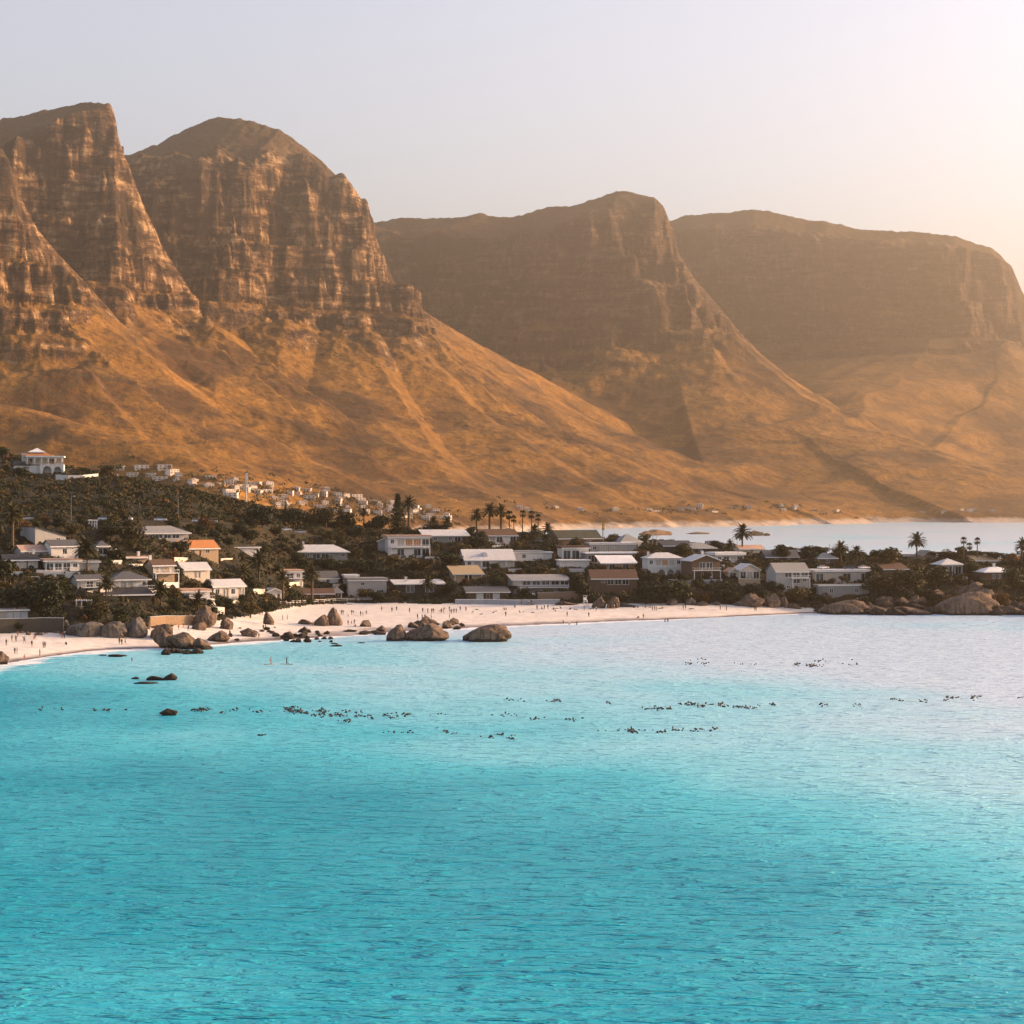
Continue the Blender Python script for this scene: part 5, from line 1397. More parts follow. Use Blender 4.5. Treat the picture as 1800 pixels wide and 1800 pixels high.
for (x0, x1, y0, y1, n, w0, w1, lb, gp) in [
    (288, 372, 1146, 1152, 7, 12, 26, 'wet black rock in the wash below the spit', 'wet black rocks in the wash below the spit'),
    (500, 582, 1112, 1130, 26, 6, 20, 'dark jagged rock in the pile at the water edge', 'dark jagged rocks piled at the water edge'),
    (585, 680, 1108, 1118, 8, 10, 28, 'flat dark rock on the wet sand between pile and domes', 'flat dark rocks on the wet sand'),
    (716, 816, 1092, 1110, 24, 8, 22, 'brown rock in the jumble behind the dome boulders', 'brown rocks in the jumble behind the dome boulders'),
    (390, 500, 1100, 1128, 16, 5, 14, 'small dark stone scattered on the sand near the cracked boulder', 'small dark stones on the sand'),
    (1440, 1800, 1076, 1082, 26, 14, 40, 'dark wet rock along the waterline of the point', 'dark wet rocks along the waterline of the point'),
    (1400, 1800, 1052, 1070, 26, 10, 28, 'rough brown rock on the bank of the point', 'rough brown rocks on the bank of the point'),
    (20, 110, 1112, 1117, 9, 6, 14, 'small grey stone at the foot of the cove wall', 'small grey stones at the foot of the cove wall'),
    (150, 215, 1152, 1156, 4, 10, 26, 'flat black rock awash off the cove', 'flat black rocks awash off the cove'),
    (570, 665, 1124, 1137, 3, 8, 20, 'flat black rock just breaking the water off the pile', 'flat black rocks off the pile')]:
    for i in range(n):
        px, py = rr.uniform(x0, x1), rr.uniform(y0, y1); w = rr.uniform(w0, w1); flat = 'flat' in lb
        rock(px, py, w, w * (rr.uniform(0.12, 0.25) if flat else rr.uniform(0.4, 0.75)), lb, WETROCK if ('dark' in lb or 'black' in lb) else GRAN, group=gp, name='rock', cat='rock')
for (px, py, w, h, lb) in [(1163, 941, 62, 13, 'long flat topped golden rock islet in the far bay'), (1140, 942, 26, 11, 'left shoulder of the long golden rock islet'), (1235, 939, 42, 5, 'low thin rock islet in the far bay'), (1333, 942, 34, 12, 'lumpy rock islet beside the lone tall palm'), (1350, 942, 14, 7, 'small rock at the right of the lumpy islet'), (1090, 920, 40, 6, 'faint distant rock islet near the far shore')]:
    Y = HC * FOC / (py - HOR); rock(px, py, w, h, lb, FARROCK, 4, w * Y / FOC * 0.5, 0, None, 'rock_islet', Y, 'islet')

# ------------------------------------------------------------------ kelp
KELP = NT('kelp').done((0.022, 0.016, 0.010), 0.35)
def kelp_meshes():
    out = []
    for v in range(6):
        r = random.Random(v + 40); mb = MB(); s = r.uniform(0.2, 0.5); a = r.uniform(-0.5, 0.5); hh = r.uniform(0.08, 0.34)
        mb.tube([(-s * math.cos(a), -s * math.sin(a), -0.12), (-s * 0.4, 0, hh * 0.8), (0, 0, hh), (s * 0.9 * math.cos(a), s * 0.9 * math.sin(a), -0.12)], [0.04, 0.09, 0.13, 0.04], 6)
        out.append(mb.mesh('kelp_float', KELP, True))
    return out
KM = kelp_meshes()
def kelp_bed(x0, x1, py, n, label, spread=5):
    Y0 = HC * FOC / (py - HOR); c = P((x0 + x1) / 2, py, Y0)
    root = empty('kelp_raft', (c[0], c[1], 0)); tag(root, label, 'kelp', 'kelp rafts floating in the bay')
    cl = [(rr.uniform(x0, x1), rr.gauss(0, spread * 0.3)) for _ in range(max(2, n // 6))]
    for i in range(int(n * 1.5)):
        q = rr.choice(cl) if rr.random() < 0.75 else (rr.uniform(x0, x1), 0)
        px = q[0] + rr.gauss(0, 4); Y = HC * FOC / (py + q[1] + rr.gauss(0, 1.2) - HOR); p = P(px, HOR + HC * FOC / Y, Y)
        k = rr.uniform(0.6, 1.3); link_mesh('kelp_float', rr.choice(KM), root, (p[0] - c[0], p[1] - c[1], 0), (0, 0, rr.uniform(0, 3.1)), (k, k, k))
for i, a in enumerate([(60, 130, 1247, 5), (145, 225, 1248, 10), (340, 445, 1249, 34), (450, 580, 1250, 46), (500, 640, 1253, 44), (545, 690, 1259, 50), (590, 620, 1268, 10), (640, 720, 1287, 7), (680, 700, 1256, 8), (700, 790, 1256, 12), (455, 470, 1292, 4),
                       (775, 800, 1288, 9), (835, 915, 1296, 18), (845, 920, 1258, 8), (880, 925, 1232, 8), (950, 985, 1233, 14), (930, 1030, 1263, 14), (1060, 1070, 1235, 6), (1050, 1120, 1285, 22), (1135, 1185, 1246, 20), (1140, 1260, 1284, 32), (1180, 1235, 1238, 18), (1200, 1285, 1240, 26), (1290, 1335, 1243, 26), (1330, 1365, 1238, 8),
                       (1440, 1460, 1239, 6), (1500, 1520, 1240, 5), (1560, 1595, 1228, 8), (1610, 1635, 1234, 5), (1662, 1722, 1228, 26), (1790, 1805, 1227, 4), (1200, 1290, 1167, 12), (1215, 1255, 1160, 5), (1300, 1330, 1168, 4), (1385, 1450, 1170, 34), (1430, 1505, 1162, 8), (1480, 1500, 1168, 3)]):
    kelp_bed(*a, 'dense raft of dark kelp floating in the bay' if a[3] > 17 else 'thin scatter of dark kelp floating in the bay', 8 if a[3] > 17 else 4)

# ------------------------------------------------------------------ people
SKIN = [paint('tanned_skin', (0.34, 0.19, 0.12), 0.05), paint('dark_skin', (0.11, 0.06, 0.04), 0.05), paint('fair_skin', (0.50, 0.32, 0.24), 0.05)]
CLOTH = [paint(n_, c_, 0.1) for n_, c_ in (('black_cloth', (0.02, 0.02, 0.022)), ('navy_cloth', (0.03, 0.04, 0.09)), ('white_cloth', (0.65, 0.63, 0.6)), ('red_cloth', (0.35, 0.05, 0.04)), ('grey_cloth', (0.14, 0.14, 0.15)), ('blue_cloth', (0.08, 0.18, 0.30)))]
HAIR = paint('dark_hair', (0.02, 0.014, 0.01), 0.1)
# joints (x right, y forward is -y, z up) for each pose; parent index, radius, part (0 skin, 1 top, 2 bottom, 3 hair)
def skeleton(pose):
    J = {'pelvis': (0, 0, 0.95), 'waist': (0, 0, 1.10), 'chest': (0, 0.01, 1.32), 'neck': (0, 0, 1.48), 'head': (0, -0.01, 1.62), 'crown': (0, 0.0, 1.72)}
    for s, n_ in ((-1, 'l'), (1, 'r')):
        J['sh' + n_] = (0.18 * s, 0.01, 1.40); J['el' + n_] = (0.25 * s, 0.02, 1.14); J['wr' + n_] = (0.27 * s, -0.06, 0.90); J['hd' + n_] = (0.27 * s, -0.09, 0.81)
        J['hp' + n_] = (0.095 * s, 0, 0.90); J['kn' + n_] = (0.11 * s, -0.02, 0.50); J['an' + n_] = (0.12 * s, 0.02, 0.09); J['ft' + n_] = (0.13 * s, -0.13, 0.04)
    def put(**kw):
        for k, v in kw.items(): J[k] = v
    if pose == 'walk':
        put(knl=(-0.10, -0.20, 0.52), anl=(-0.10, -0.24, 0.10), ftl=(-0.11, -0.39, 0.06), knr=(0.10, 0.06, 0.50), anr=(0.10, 0.34, 0.16), ftr=(0.10, 0.22, 0.05), ell=(-0.25, 0.14, 1.16), wrl=(-0.25, 0.20, 0.93), hdl=(-0.25, 0.20, 0.84), elr=(0.25, -0.06, 1.14), wrr=(0.25, -0.24, 0.97), hdr=(0.25, -0.30, 0.90))
    if pose == 'akimbo':
        put(ell=(-0.40, 0.08, 1.18), wrl=(-0.20, -0.02, 1.02), hdl=(-0.15, -0.05, 0.98), elr=(0.40, 0.08, 1.18), wrr=(0.20, -0.02, 1.02), hdr=(0.15, -0.05, 0.98), knl=(-0.16, -0.03, 0.5), anl=(-0.20, 0.02, 0.09), ftl=(-0.23, -0.12, 0.04), knr=(0.16, -0.03, 0.5), anr=(0.20, 0.02, 0.09), ftr=(0.23, -0.12, 0.04))
    if pose == 'sit':
        d = 0.80
        for k, v in list(J.items()): J[k] = (v[0], v[1] + 0.10 * max(0, (v[2] - 0.95)), v[2] - d)
        put(knl=(-0.14, -0.36, 0.46), anl=(-0.13, -0.62, 0.09), ftl=(-0.13, -0.78, 0.05), knr=(0.14, -0.36, 0.46), anr=(0.13, -0.62, 0.09), ftr=(0.13, -0.78, 0.05), hpl=(-0.10, -0.02, 0.14), hpr=(0.10, -0.02, 0.14), ell=(-0.26, -0.08, 0.42), wrl=(-0.20, -0.32, 0.44), hdl=(-0.17, -0.40, 0.46), elr=(0.27, 0.18, 0.36), wrr=(0.27, 0.26, 0.12), hdr=(0.27, 0.27, 0.04))
    if pose == 'lie':
        for k, v in list(J.items()): J[k] = (v[0], v[2] - 0.95 + 0.02, 0.13 + v[1] * 0.6)
        put(knl=(-0.12, -0.40, 0.30), ftl=(-0.13, -0.90, 0.16), knr=(0.12, -0.44, 0.14), ell=(-0.36, 0.28, 0.08), wrl=(-0.42, 0.05, 0.06), hdl=(-0.42, -0.04, 0.06), elr=(0.36, 0.28, 0.08), wrr=(0.30, 0.55, 0.08), hdr=(0.22, 0.60, 0.08))
    return J
BONES = [('pelvis', 'waist', 2), ('waist', 'chest', 1), ('chest', 'neck', 1), ('neck', 'head', 0), ('head', 'crown', 3)]
for n_ in 'lr':
    BONES += [('chest', 'sh' + n_, 1), ('sh' + n_, 'el' + n_, 1), ('el' + n_, 'wr' + n_, 0), ('wr' + n_, 'hd' + n_, 0), ('pelvis', 'hp' + n_, 2), ('hp' + n_, 'kn' + n_, 2), ('kn' + n_, 'an' + n_, 0), ('an' + n_, 'ft' + n_, 0)]
RADII = {'pelvis': 0.145, 'waist': 0.125, 'chest': 0.155, 'neck': 0.06, 'head': 0.105, 'crown': 0.085, 'sh': 0.075, 'el': 0.05, 'wr': 0.035, 'hd': 0.045, 'hp': 0.105, 'kn': 0.068, 'an': 0.045, 'ft': 0.04}
def body_mesh(pose, dress=0):
    J = skeleton(pose); names = list(J)
    me = bpy.data.meshes.new('person'); me.from_pydata([J[k] for k in names], [(names.index(a), names.index(b)) for a, b, c in BONES], [])
    o = bpy.data.objects.new('person', me); COL.objects.link(o)
    sk = o.modifiers.new('skin', 'SKIN'); sk.use_smooth_shade = True
    sv = me.skin_vertices[0].data
    for k, s in zip(names, sv):
        r = RADII.get(k) or RADII[k[:2]]
        s.radius = (r, r * (0.8 if k in ('chest', 'waist', 'pelvis') else 1.0)); s.use_root = k == 'pelvis'
    o.modifiers.new('sub', 'SUBSURF').levels = 1
    dg = bpy.context.evaluated_depsgraph_get(); ev = o.evaluated_get(dg)
    out = bpy.data.meshes.new_from_object(ev); bpy.data.objects.remove(o); bpy.data.meshes.remove(me)
    out.materials.clear()
    idx = []
    for p in out.polygons:
        c = p.center; best = 9; bi = 0
        for a, b, part in BONES:
            A, B_ = Vector(J[a]), Vector(J[b]); t = max(0, min(1, (c - A).dot(B_ - A) / max((B_ - A).length_squared, 1e-6)))
            d_ = (c - A - (B_ - A) * t).length - (RADII.get(a) or RADII[a[:2]]) * 0.8
            if d_ < best:
                best = d_; bi = part
                if part == 1 and a[:2] == 'sh' and dress in (1, 2): bi = 0            # bare arms
                if part == 1 and dress == 1: bi = 0                                   # bare chest
                if part == 0 and a[:2] == 'kn' and dress == 3: bi = 2                 # long trousers
                if part == 2 and a[:2] == 'hp' and t > 0.55 and dress in (1, 2): bi = 0
        idx.append(bi)
    me = out
    for m in (SKIN[0], CLOTH[0], CLOTH[0], HAIR): me.materials.append(m)
    me.polygons.foreach_set('material_index', idx); me.polygons.foreach_set('use_smooth', [True] * len(idx)); me.update()
    return me
BODY = {}
def body(pose, look):
    """look: (dress, skin, top, bottom)"""
    if (pose, look) not in BODY:
        b0 = (pose, look[0])
        if b0 not in BODY: BODY[b0] = body_mesh(pose, look[0])
        me = BODY[b0].copy(); me.materials[0] = SKIN[look[1]]; me.materials[1] = CLOTH[look[2]]; me.materials[2] = CLOTH[look[3]]
        BODY[(pose, look)] = me
    return BODY[(pose, look)]
LOOKS = [((3, 1, 0, 0), 'in black clothes'), ((2, 0, 1, 0), 'in navy shirt and black shorts'), ((1, 0, 0, 3), 'in red shorts'), ((2, 2, 2, 0), 'in white shirt and black shorts'), ((1, 1, 0, 1), 'in navy shorts'), ((3, 0, 4, 0), 'in grey top and black trousers'), ((2, 0, 0, 5), 'in black top and blue shorts')]
POSE = {'stand': 'standing', 'walk': 'walking', 'akimbo': 'standing with hands on hips', 'sit': 'sitting', 'lie': 'lying'}
pr = random.Random(21)
def person(px, py, pose, where, look=None, scale=1.0, z=None, Y=None, rz=None):
    look = pr.randrange(len(LOOKS)) if look is None else look
    if Y is not None: x, y, zz = P(px, py, Y); zz = z
    elif z is not None: y = (HC - z) * FOC / (py - HOR); x = P(px, py, y)[0]; zz = z
    else: x, y, zz = hit(px, py)
    o = link_mesh('person', body(pose, LOOKS[look][0]), None, (x, y, zz), (0, 0, pr.uniform(0, 6.28) if rz is None else rz), (scale,) * 3)
    lb = f'person {LOOKS[look][1]} {POSE[pose]} {where}'.replace('standing with hands on hips', 'hands on hips')
    tag(o, lb, 'person', f'people {POSE[pose]} {where}')
    return o
COVE, MAINB, ROCKS, FARB, WASH = 'on the small cove sand', 'on the crowded main beach', 'among the rocks beside the cove', 'on the shaded end of the beach', 'in the shallow wash'
for px, py, ps, lk in [(11, 1135, 'stand', 0), (21, 1127, 'stand', 1), (28, 1128, 'akimbo', 0), (31, 1120, 'stand', 2), (41, 1126, 'akimbo', 3), (43, 1130, 'walk', 0), (60, 1126, 'walk', 2), (56, 1137, 'stand', 1), (62, 1123, 'stand', 4), (76, 1139, 'akimbo', 0), (79, 1139, 'stand', 5), (109, 1123, 'stand', 2), (113, 1123, 'stand', 0),
                       (26, 1150, 'stand', 0), (30, 1150, 'stand', 0), (70, 1153, 'stand', 0), (43, 1162, 'walk', 2), (116, 1134, 'sit', 0), (214, 1120, 'stand', 3), (217, 1121, 'stand', 2), (221, 1120, 'akimbo', 2), (210, 1132, 'stand', 0), (214, 1134, 'stand', 0), (220, 1133, 'walk', 1), (257, 1122, 'stand', 4)]: person(px, py, ps, COVE, lk)
for px, py, ps, lk in [(280, 1134, 'stand', 3), (309, 1138, 'stand', 4), (328, 1138, 'stand', 1), (335, 1140, 'akimbo', 2), (298, 1104, 'stand', 3), (314, 1107, 'stand', 2), (322, 1103, 'stand', 3), (331, 1110, 'walk', 0), (463, 1108, 'stand', 0), (467, 1107, 'stand', 5), (455, 1122, 'stand', 3), (427, 1115, 'sit', 2), (404, 1118, 'stand', 4), (545, 1101, 'stand', 3), (550, 1101, 'stand', 1), (497, 1090, 'stand', 0), (505, 1090, 'akimbo', 2)]: person(px, py, ps, ROCKS, lk)
for px, py, ps in [(600, 1081, 'stand'), (603, 1081, 'stand'), (591, 1080, 'stand'), (618, 1081, 'walk'), (621, 1080, 'stand'), (612, 1086, 'stand'), (634, 1083, 'stand'), (638, 1083, 'akimbo'), (644, 1081, 'stand'), (612, 1099, 'stand'), (618, 1099, 'walk'), (623, 1098, 'stand'), (625, 1102, 'sit'), (671, 1074, 'stand'), (689, 1076, 'walk'), (697, 1074, 'walk'), (720, 1077, 'stand'), (743, 1077, 'walk'), (752, 1078, 'stand'), (759, 1078, 'stand'), (762, 1078, 'akimbo'), (775, 1075, 'lie'), (781, 1071, 'sit'), (776, 1078, 'stand'), (780, 1078, 'stand'),
                   (791, 1078, 'stand'), (794, 1079, 'walk'), (798, 1078, 'stand'), (802, 1078, 'stand'), (790, 1074, 'stand'), (809, 1074, 'stand'), (819, 1075, 'stand'), (832, 1077, 'sit'), (838, 1072, 'lie'), (846, 1080, 'lie'), (868, 1078, 'sit'), (872, 1075, 'lie'), (886, 1072, 'sit'), (890, 1072, 'sit'), (889, 1084, 'stand'), (734, 1088, 'stand'), (742, 1089, 'stand'), (747, 1089, 'stand'), (758, 1088, 'stand'), (790, 1088, 'stand'),
                   (902, 1062, 'stand'), (906, 1063, 'stand'), (911, 1062, 'walk'), (917, 1063, 'stand'), (923, 1062, 'stand'), (930, 1064, 'walk'), (934, 1063, 'stand'), (905, 1068, 'sit'), (913, 1077, 'sit'), (920, 1076, 'lie'), (936, 1077, 'lie'), (944, 1072, 'stand'), (952, 1071, 'sit'), (957, 1072, 'stand'), (963, 1071, 'stand'), (973, 1072, 'sit'), (979, 1070, 'lie'), (985, 1070, 'sit'), (976, 1075, 'sit'), (1003, 1072, 'sit'), (1012, 1072, 'lie'), (1027, 1073, 'stand'), (1038, 1071, 'lie'), (1043, 1071, 'sit'), (1048, 1075, 'stand'), (1070, 1070, 'stand'), (1076, 1070, 'stand'), (1080, 1071, 'walk'),
                   (997, 1084, 'stand'), (1035, 1085, 'stand'), (1122, 1087, 'sit'), (1131, 1088, 'stand'), (1114, 1069, 'sit'), (1121, 1069, 'sit'), (1135, 1069, 'sit'), (1143, 1069, 'sit'), (1147, 1074, 'stand'), (1151, 1074, 'stand'), (1154, 1074, 'akimbo'), (1161, 1070, 'lie'), (1165, 1070, 'sit')]: person(px, py, ps, MAINB)
for px, py, ps in [(1201, 1072, 'stand'), (1205, 1072, 'walk'), (1213, 1071, 'lie'), (1217, 1071, 'lie'), (1266, 1073, 'stand'), (1277, 1073, 'stand'), (1326, 1075, 'walk'), (1329, 1075, 'stand')]: person(px, py, ps, FARB)
person(232, 1167, 'akimbo', WASH, 2, z=-0.7); person(318, 1164, 'stand', WASH, 4, z=-1.35)
for px, py in [(990, 1099), (1001, 1101), (1014, 1101), (1169, 1096), (1174, 1096)]: person(px, py, 'stand', 'wading off the main beach', z=-0.45)

# two stand up paddlers
BOARD = paint('pale_board', (0.5, 0.42, 0.36), 0.1, 0.4)
for px, lk, nm in ((475, 2, 'left'), (504, 0, 'right')):
    y = HC * FOC / (1168 - HOR); x = P(px, 1168, y)[0]
    prof = [(-1.6, 0.0), (-1.3, 0.26), (-0.6, 0.38), (0.4, 0.39), (1.1, 0.27), (1.6, 0.0)]
    ring = [(a, b) for a, b in prof] + [(a, -b) for a, b in prof[-2:0:-1]]; n_ = len(ring)
    mb = MB(); mb.add([(a, b, -0.02 + 0.06 * abs(a / 1.6) ** 3) for a, b in ring] + [(a * 0.98, b * 0.95, 0.12 + 0.08 * abs(a / 1.6) ** 3) for a, b in ring], [tuple(range(n_))[::-1], tuple(range(n_, 2 * n_))] + [(i, (i + 1) % n_, n_ + (i + 1) % n_, n_ + i) for i in range(n_)])
    b_ = mb.obj('paddle_board', BOARD); b_.location = (x, y, 0.0); b_.rotation_euler = (0, 0, 0.3 if nm == 'left' else -0.15)
    tag(b_, 'pale paddle board under the bare chested paddler' if nm == 'left' else 'pale paddle board under the paddler in black', 'board')
    p_ = person(px, 1168, 'stand' if nm == 'left' else 'akimbo', 'on a paddle board out in the bay', lk, Y=y, z=0.11, rz=1.4)
    pb = MB(); pb.tube([(0, 0, 0), (0, 0, 1.9)], 0.022, 5); pb.box(-0.1, 0.1, -0.02, 0.02, -0.45, 0.02)
    q_ = pb.obj('paddle', DTRIM); q_.location = (x + 0.38, y - 0.12, 0.25); q_.rotation_euler = (0.1, -0.08, 0.3)
    tag(q_, 'thin paddle held by the bare chested paddler' if nm == 'left' else 'thin paddle held by the paddler in black', 'paddle')

# ------------------------------------------------------------------ cars
def car_paint(name, c):
    n = NT(name); n.bsdf.inputs['Coat Weight'].default_value = 0.6; n.bsdf.inputs['Specular IOR Level'].default_value = 0.5
    return n.done(c, 0.35)
CARP = {'white': car_paint('white_car_paint', (0.75, 0.75, 0.74)), 'silver': car_paint('silver_car_paint', (0.45, 0.45, 0.46)), 'dark': car_paint('dark_car_paint', (0.04, 0.045, 0.05))}
TYRE = paint('tyre_rubber', (0.02, 0.02, 0.02)); RIM = paint('wheel_rim', (0.4, 0.4, 0.4), 0.05, 0.4); LAMPG = paint('head_lamp_glass', (0.7, 0.7, 0.68), 0.02, 0.2)
def car_parts():
    L = 4.3; out = []
    prof = [(-2.15, 0.35), (2.15, 0.35), (2.15, 0.72), (2.05, 0.86), (1.15, 0.95), (-1.95, 0.98), (-2.12, 0.85)]
    def loft(pr, y0, inset=0.0, zt=None):
        mb = MB(); n_ = len(pr)
        vs = [(x, -y0, z) for x, z in pr] + [(x, y0, z) for x, z in pr]
        mb.add(vs, [tuple(range(n_)), tuple(range(n_, 2 * n_))[::-1]] + [(i, n_ + i, n_ + (i + 1) % n_, (i + 1) % n_) for i in range(n_)]); return mb
    body_ = loft(prof, 0.86)
    cab = [(-1.95, 0.97), (1.15, 0.94), (0.45, 1.42), (-1.35, 1.46)]
    cb = MB(); cb.add([(x, -0.80, z) for x, z in cab[:2]] + [(x, -0.62, z) for x, z in cab[2:]] + [(x, 0.80, z) for x, z in cab[:2]] + [(x, 0.62, z) for x, z in cab[2:]], [(0, 1, 2, 3), (7, 6, 5, 4), (1, 5, 6, 2), (0, 3, 7, 4), (2, 6, 7, 3)])
    rf = MB(); rf.box(-1.38, 0.48, -0.64, 0.64, 1.44, 1.50)
    wh = MB(); wh.tube([(0, -0.11, 0), (0, 0.11, 0)], 0.33, 14); rm = MB(); rm.tube([(0, -0.12, 0), (0, 0.12, 0)], 0.19, 10); lm = MB(); lm.box(-0.03, 0.03, -0.17, 0.17, -0.08, 0.08)
    return body_, cb, rf, wh.mesh('wheel', TYRE, True), rm.mesh('rim', RIM), lm.mesh('headlight', LAMPG)
CB, CC, CR, CW, CRM, CL = car_parts()
CM = {k: (CB.mesh('body', m), CR.mesh('roof_panel', m)) for k, m in CARP.items()}; CG = CC.mesh('cabin_glass', GLASS)
def car(px, py, colr, label, rz=0.0, z=None, Y=None, group='cars parked along the hill road'):
    if Y is None and px < 540:
        y = float(np.interp(px, ST_PX, ST_Y[:, 7])) - 1.6; x = (px - 900) * y / FOC; zz = float(np.interp(px, ST_PX, ST_Z[:, 7])) + 0.07
    elif Y is None: x, y, zz = hit(px, py)
    else: x, y = P(px, py, Y)[:2]; zz = z
    root = empty('parked_car', (x, y, zz), rz); tag(root, label, 'car', group)
    link_mesh('body', CM[colr][0], root); link_mesh('roof_panel', CM[colr][1], root); link_mesh('cabin_glass', CG, root)
    for wx in (-1.35, 1.35):
        for wy in (-0.78, 0.78): w_ = link_mesh('wheel', CW, root, (wx, wy, 0.33)); link_mesh('rim', CRM, w_)
    for wy in (-0.62, 0.62): link_mesh('headlight', CL, root, (2.14, wy, 0.68))
for a in [(48, 918, 'silver', 'silver car parked on the hill road above the houses with lean-to roofs', 0.1), (184, 915, 'white', 'white car parked near the small timber lookout', 0.05), (222, 915, 'white', 'long white car parked right of the lookout', 3.1), (282, 915, 'white', 'white car half hidden on the road above the broad hipped bungalow', 0.1), (348, 916, 'white', 'white car parked above the orange roofed cottage, left of two', 0.1), (372, 917, 'silver', 'silver car parked above the orange roofed cottage, right of two', 3.2),
          (503, 919, 'white', 'white car on the road beside the narrow cypress', 0.3), (528, 922, 'silver', 'silver car on the road right of the narrow cypress', 0.2), (948, 954, 'silver', 'silver car parked below the three slim fan palms', 0.1)]: car(*a)
_y = hit(1481, 1024)[1]; _z = hit(1481, 1024)[2] + 22 * _y / FOC + 0.02
for px, cl_, lb in ((1447, 'white', 'white car on the rooftop car park, left of three'), (1492, 'dark', 'dark car on the rooftop car park, middle of three'), (1519, 'white', 'white car on the rooftop car park, right of three')): car(px, 1002, cl_, lb, 0.4 if cl_ == 'white' else 2.9, _z, _y + 7, 'cars on the rooftop car park')

# ------------------------------------------------------------------ poles, masts, lifeguard chair
STEEL = paint('grey_steel', (0.22, 0.21, 0.20), 0.1, 0.5); PALE = paint('pale_steel', (0.6, 0.58, 0.55), 0.1, 0.5); YEL = paint('yellow_steel', (0.45, 0.30, 0.05), 0.1, 0.5)
def lamp_post(px, py, top, label, arm=True):
    x, y, z = hit(px, py); k = y / FOC; h = (py - top) * k
    root = empty('lamp_post', (x, y, z)); tag(root, label, 'lamp post')
    m = MB(); m.tube([(0, 0, -0.5), (0, 0, h)], [0.13, 0.07], 6); m.obj('pole', STEEL, root)
    if arm:
        m = MB(); m.tube([(0, 0, h - 0.1), (0.9, 0, h + 0.15)], 0.05, 5); m.obj('arm', STEEL, root)
        m = MB(); m.box(0.7, 1.35, -0.12, 0.12, h + 0.08, h + 0.22); m.obj('lamp_head', PALE, root)
for a in [(125, 917, 873, 'lamp post by the road above the tall white cottage'), (313, 904, 874, 'lamp post by the road above the orange roofed cottage'), (506, 916, 864, 'slim lamp post beside the narrow cypress'), (110, 913, 903, 'short post by the road left of the timber lookout', False), (1140, 968, 941, 'street light on the ridge right of the grey pyramid roof, left of three'), (1147, 968, 943, 'street light on the ridge right of the grey pyramid roof, middle of three'), (1154, 968, 943, 'street light on the ridge right of the grey pyramid roof, right of three'),
          (1156, 970, 950, 'short dark post on the ridge above the arched house', False), (1288, 970, 946, 'thin dark pole left of the lone tall palm, nearer it of two', False), (1296, 970, 948, 'thin dark pole left of the lone tall palm, farther of two', False), (1620, 988, 968, 'thin pole beside the tallest palm on the point', False), (742, 938, 920, 'white globe lamp post above the modern white house', False), (754, 938, 917, 'thin pole above the modern white house', False), (1458, 992, 956, 'thin flagpole behind the brown pyramid roofed house', False)]: lamp_post(*a)
def antenna(px, py, top, mats, label):
    x, y, z = hit(px, py); k = y / FOC; h = (py - top) * k
    root = empty('antenna_mast', (x, y, z)); tag(root, label, 'mast')
    m = MB(); m.tube([(0, 0, -1), (0, 0, h)], [0.28, 0.16], 8); m.obj('pole', mats[0], root)
    for i in range(3):
        a = i * 2.094; m = MB(); m.box(0.45 * math.cos(a) - 0.16, 0.45 * math.cos(a) + 0.16, 0.45 * math.sin(a) - 0.16, 0.45 * math.sin(a) + 0.16, h * 0.62, h * 0.98); m.obj('panel_antenna', mats[1], root)
    for zz in (0.66, 0.94): m = MB(); m.tube([(0, 0, h * zz), (0, 0, h * zz + 0.25)], 0.5, 10); m.obj('ring', mats[2], root)
antenna(1060, 962, 914, (STEEL, YEL, DTRIM), 'dark mast with yellow panels behind the barn end gable')
antenna(433, 884, 830, (PALE, PALE, STEEL), 'tall white antenna mast on the shoulder of the hill')
def gantry():
    x, y, z = hit(612, 920); root = empty('sign_gantry', (x, y, z)); tag(root, 'thin road sign gantry above the dark trees', 'gantry'); k = y / FOC; h = 36 * k
    m = MB(); m.tube([(0, 0, -0.5), (0, 0, h)], 0.1, 6); m.obj('pole', PALE, root)
    m = MB(); m.tube([(-4.5, 0, h - 0.05), (0.05, 0, h - 0.05)], 0.08, 6); m.obj('arm', PALE, root)
    m = MB(); m.box(-5.1, -4.1, -0.1, 0.1, h - 0.6, h + 0.5); m.obj('sign_panel', DTRIM, root)
gantry()
def lifeguard_chair():
    x, y, z = hit(1029, 1068); root = empty('lifeguard_chair', (x, y, z), 0.3); tag(root, 'tall white lifeguard chair with striped frame on the beach', 'chair')
    for sx in (-1, 1):
        for sy in (-1, 1): m = MB(); m.tube([(sx * 0.9, sy * 0.9, -0.3), (sx * 0.5, sy * 0.5, 2.6)], 0.09, 5); m.obj('leg', TRIM, root)
    for i in range(4): m = MB(); zz = 0.5 + i * 0.55; q = 0.9 - 0.4 * (zz / 2.6); m.box(-q, q, -q - 0.06, -q + 0.06, zz, zz + 0.14); m.obj('rung', TRIM if i % 2 else DTRIM, root)
    m = MB(); m.box(-0.65, 0.65, -0.6, 0.6, 2.6, 2.72); m.obj('seat', TRIM, root)
    m = MB(); m.box(-0.65, 0.65, 0.5, 0.6, 2.72, 3.6); m.obj('backrest', TRIM, root)
    m = MB(); m.box(-0.8, 0.8, -0.7, 0.75, 4.1, 4.22); m.obj('canopy', W['pale'], root)
    for sx in (-1, 1): m = MB(); m.tube([(sx * 0.6, 0.5, 2.7), (sx * 0.6, 0.5, 4.12)], 0.05, 5); m.obj('canopy_post', TRIM, root)
lifeguard_chair()
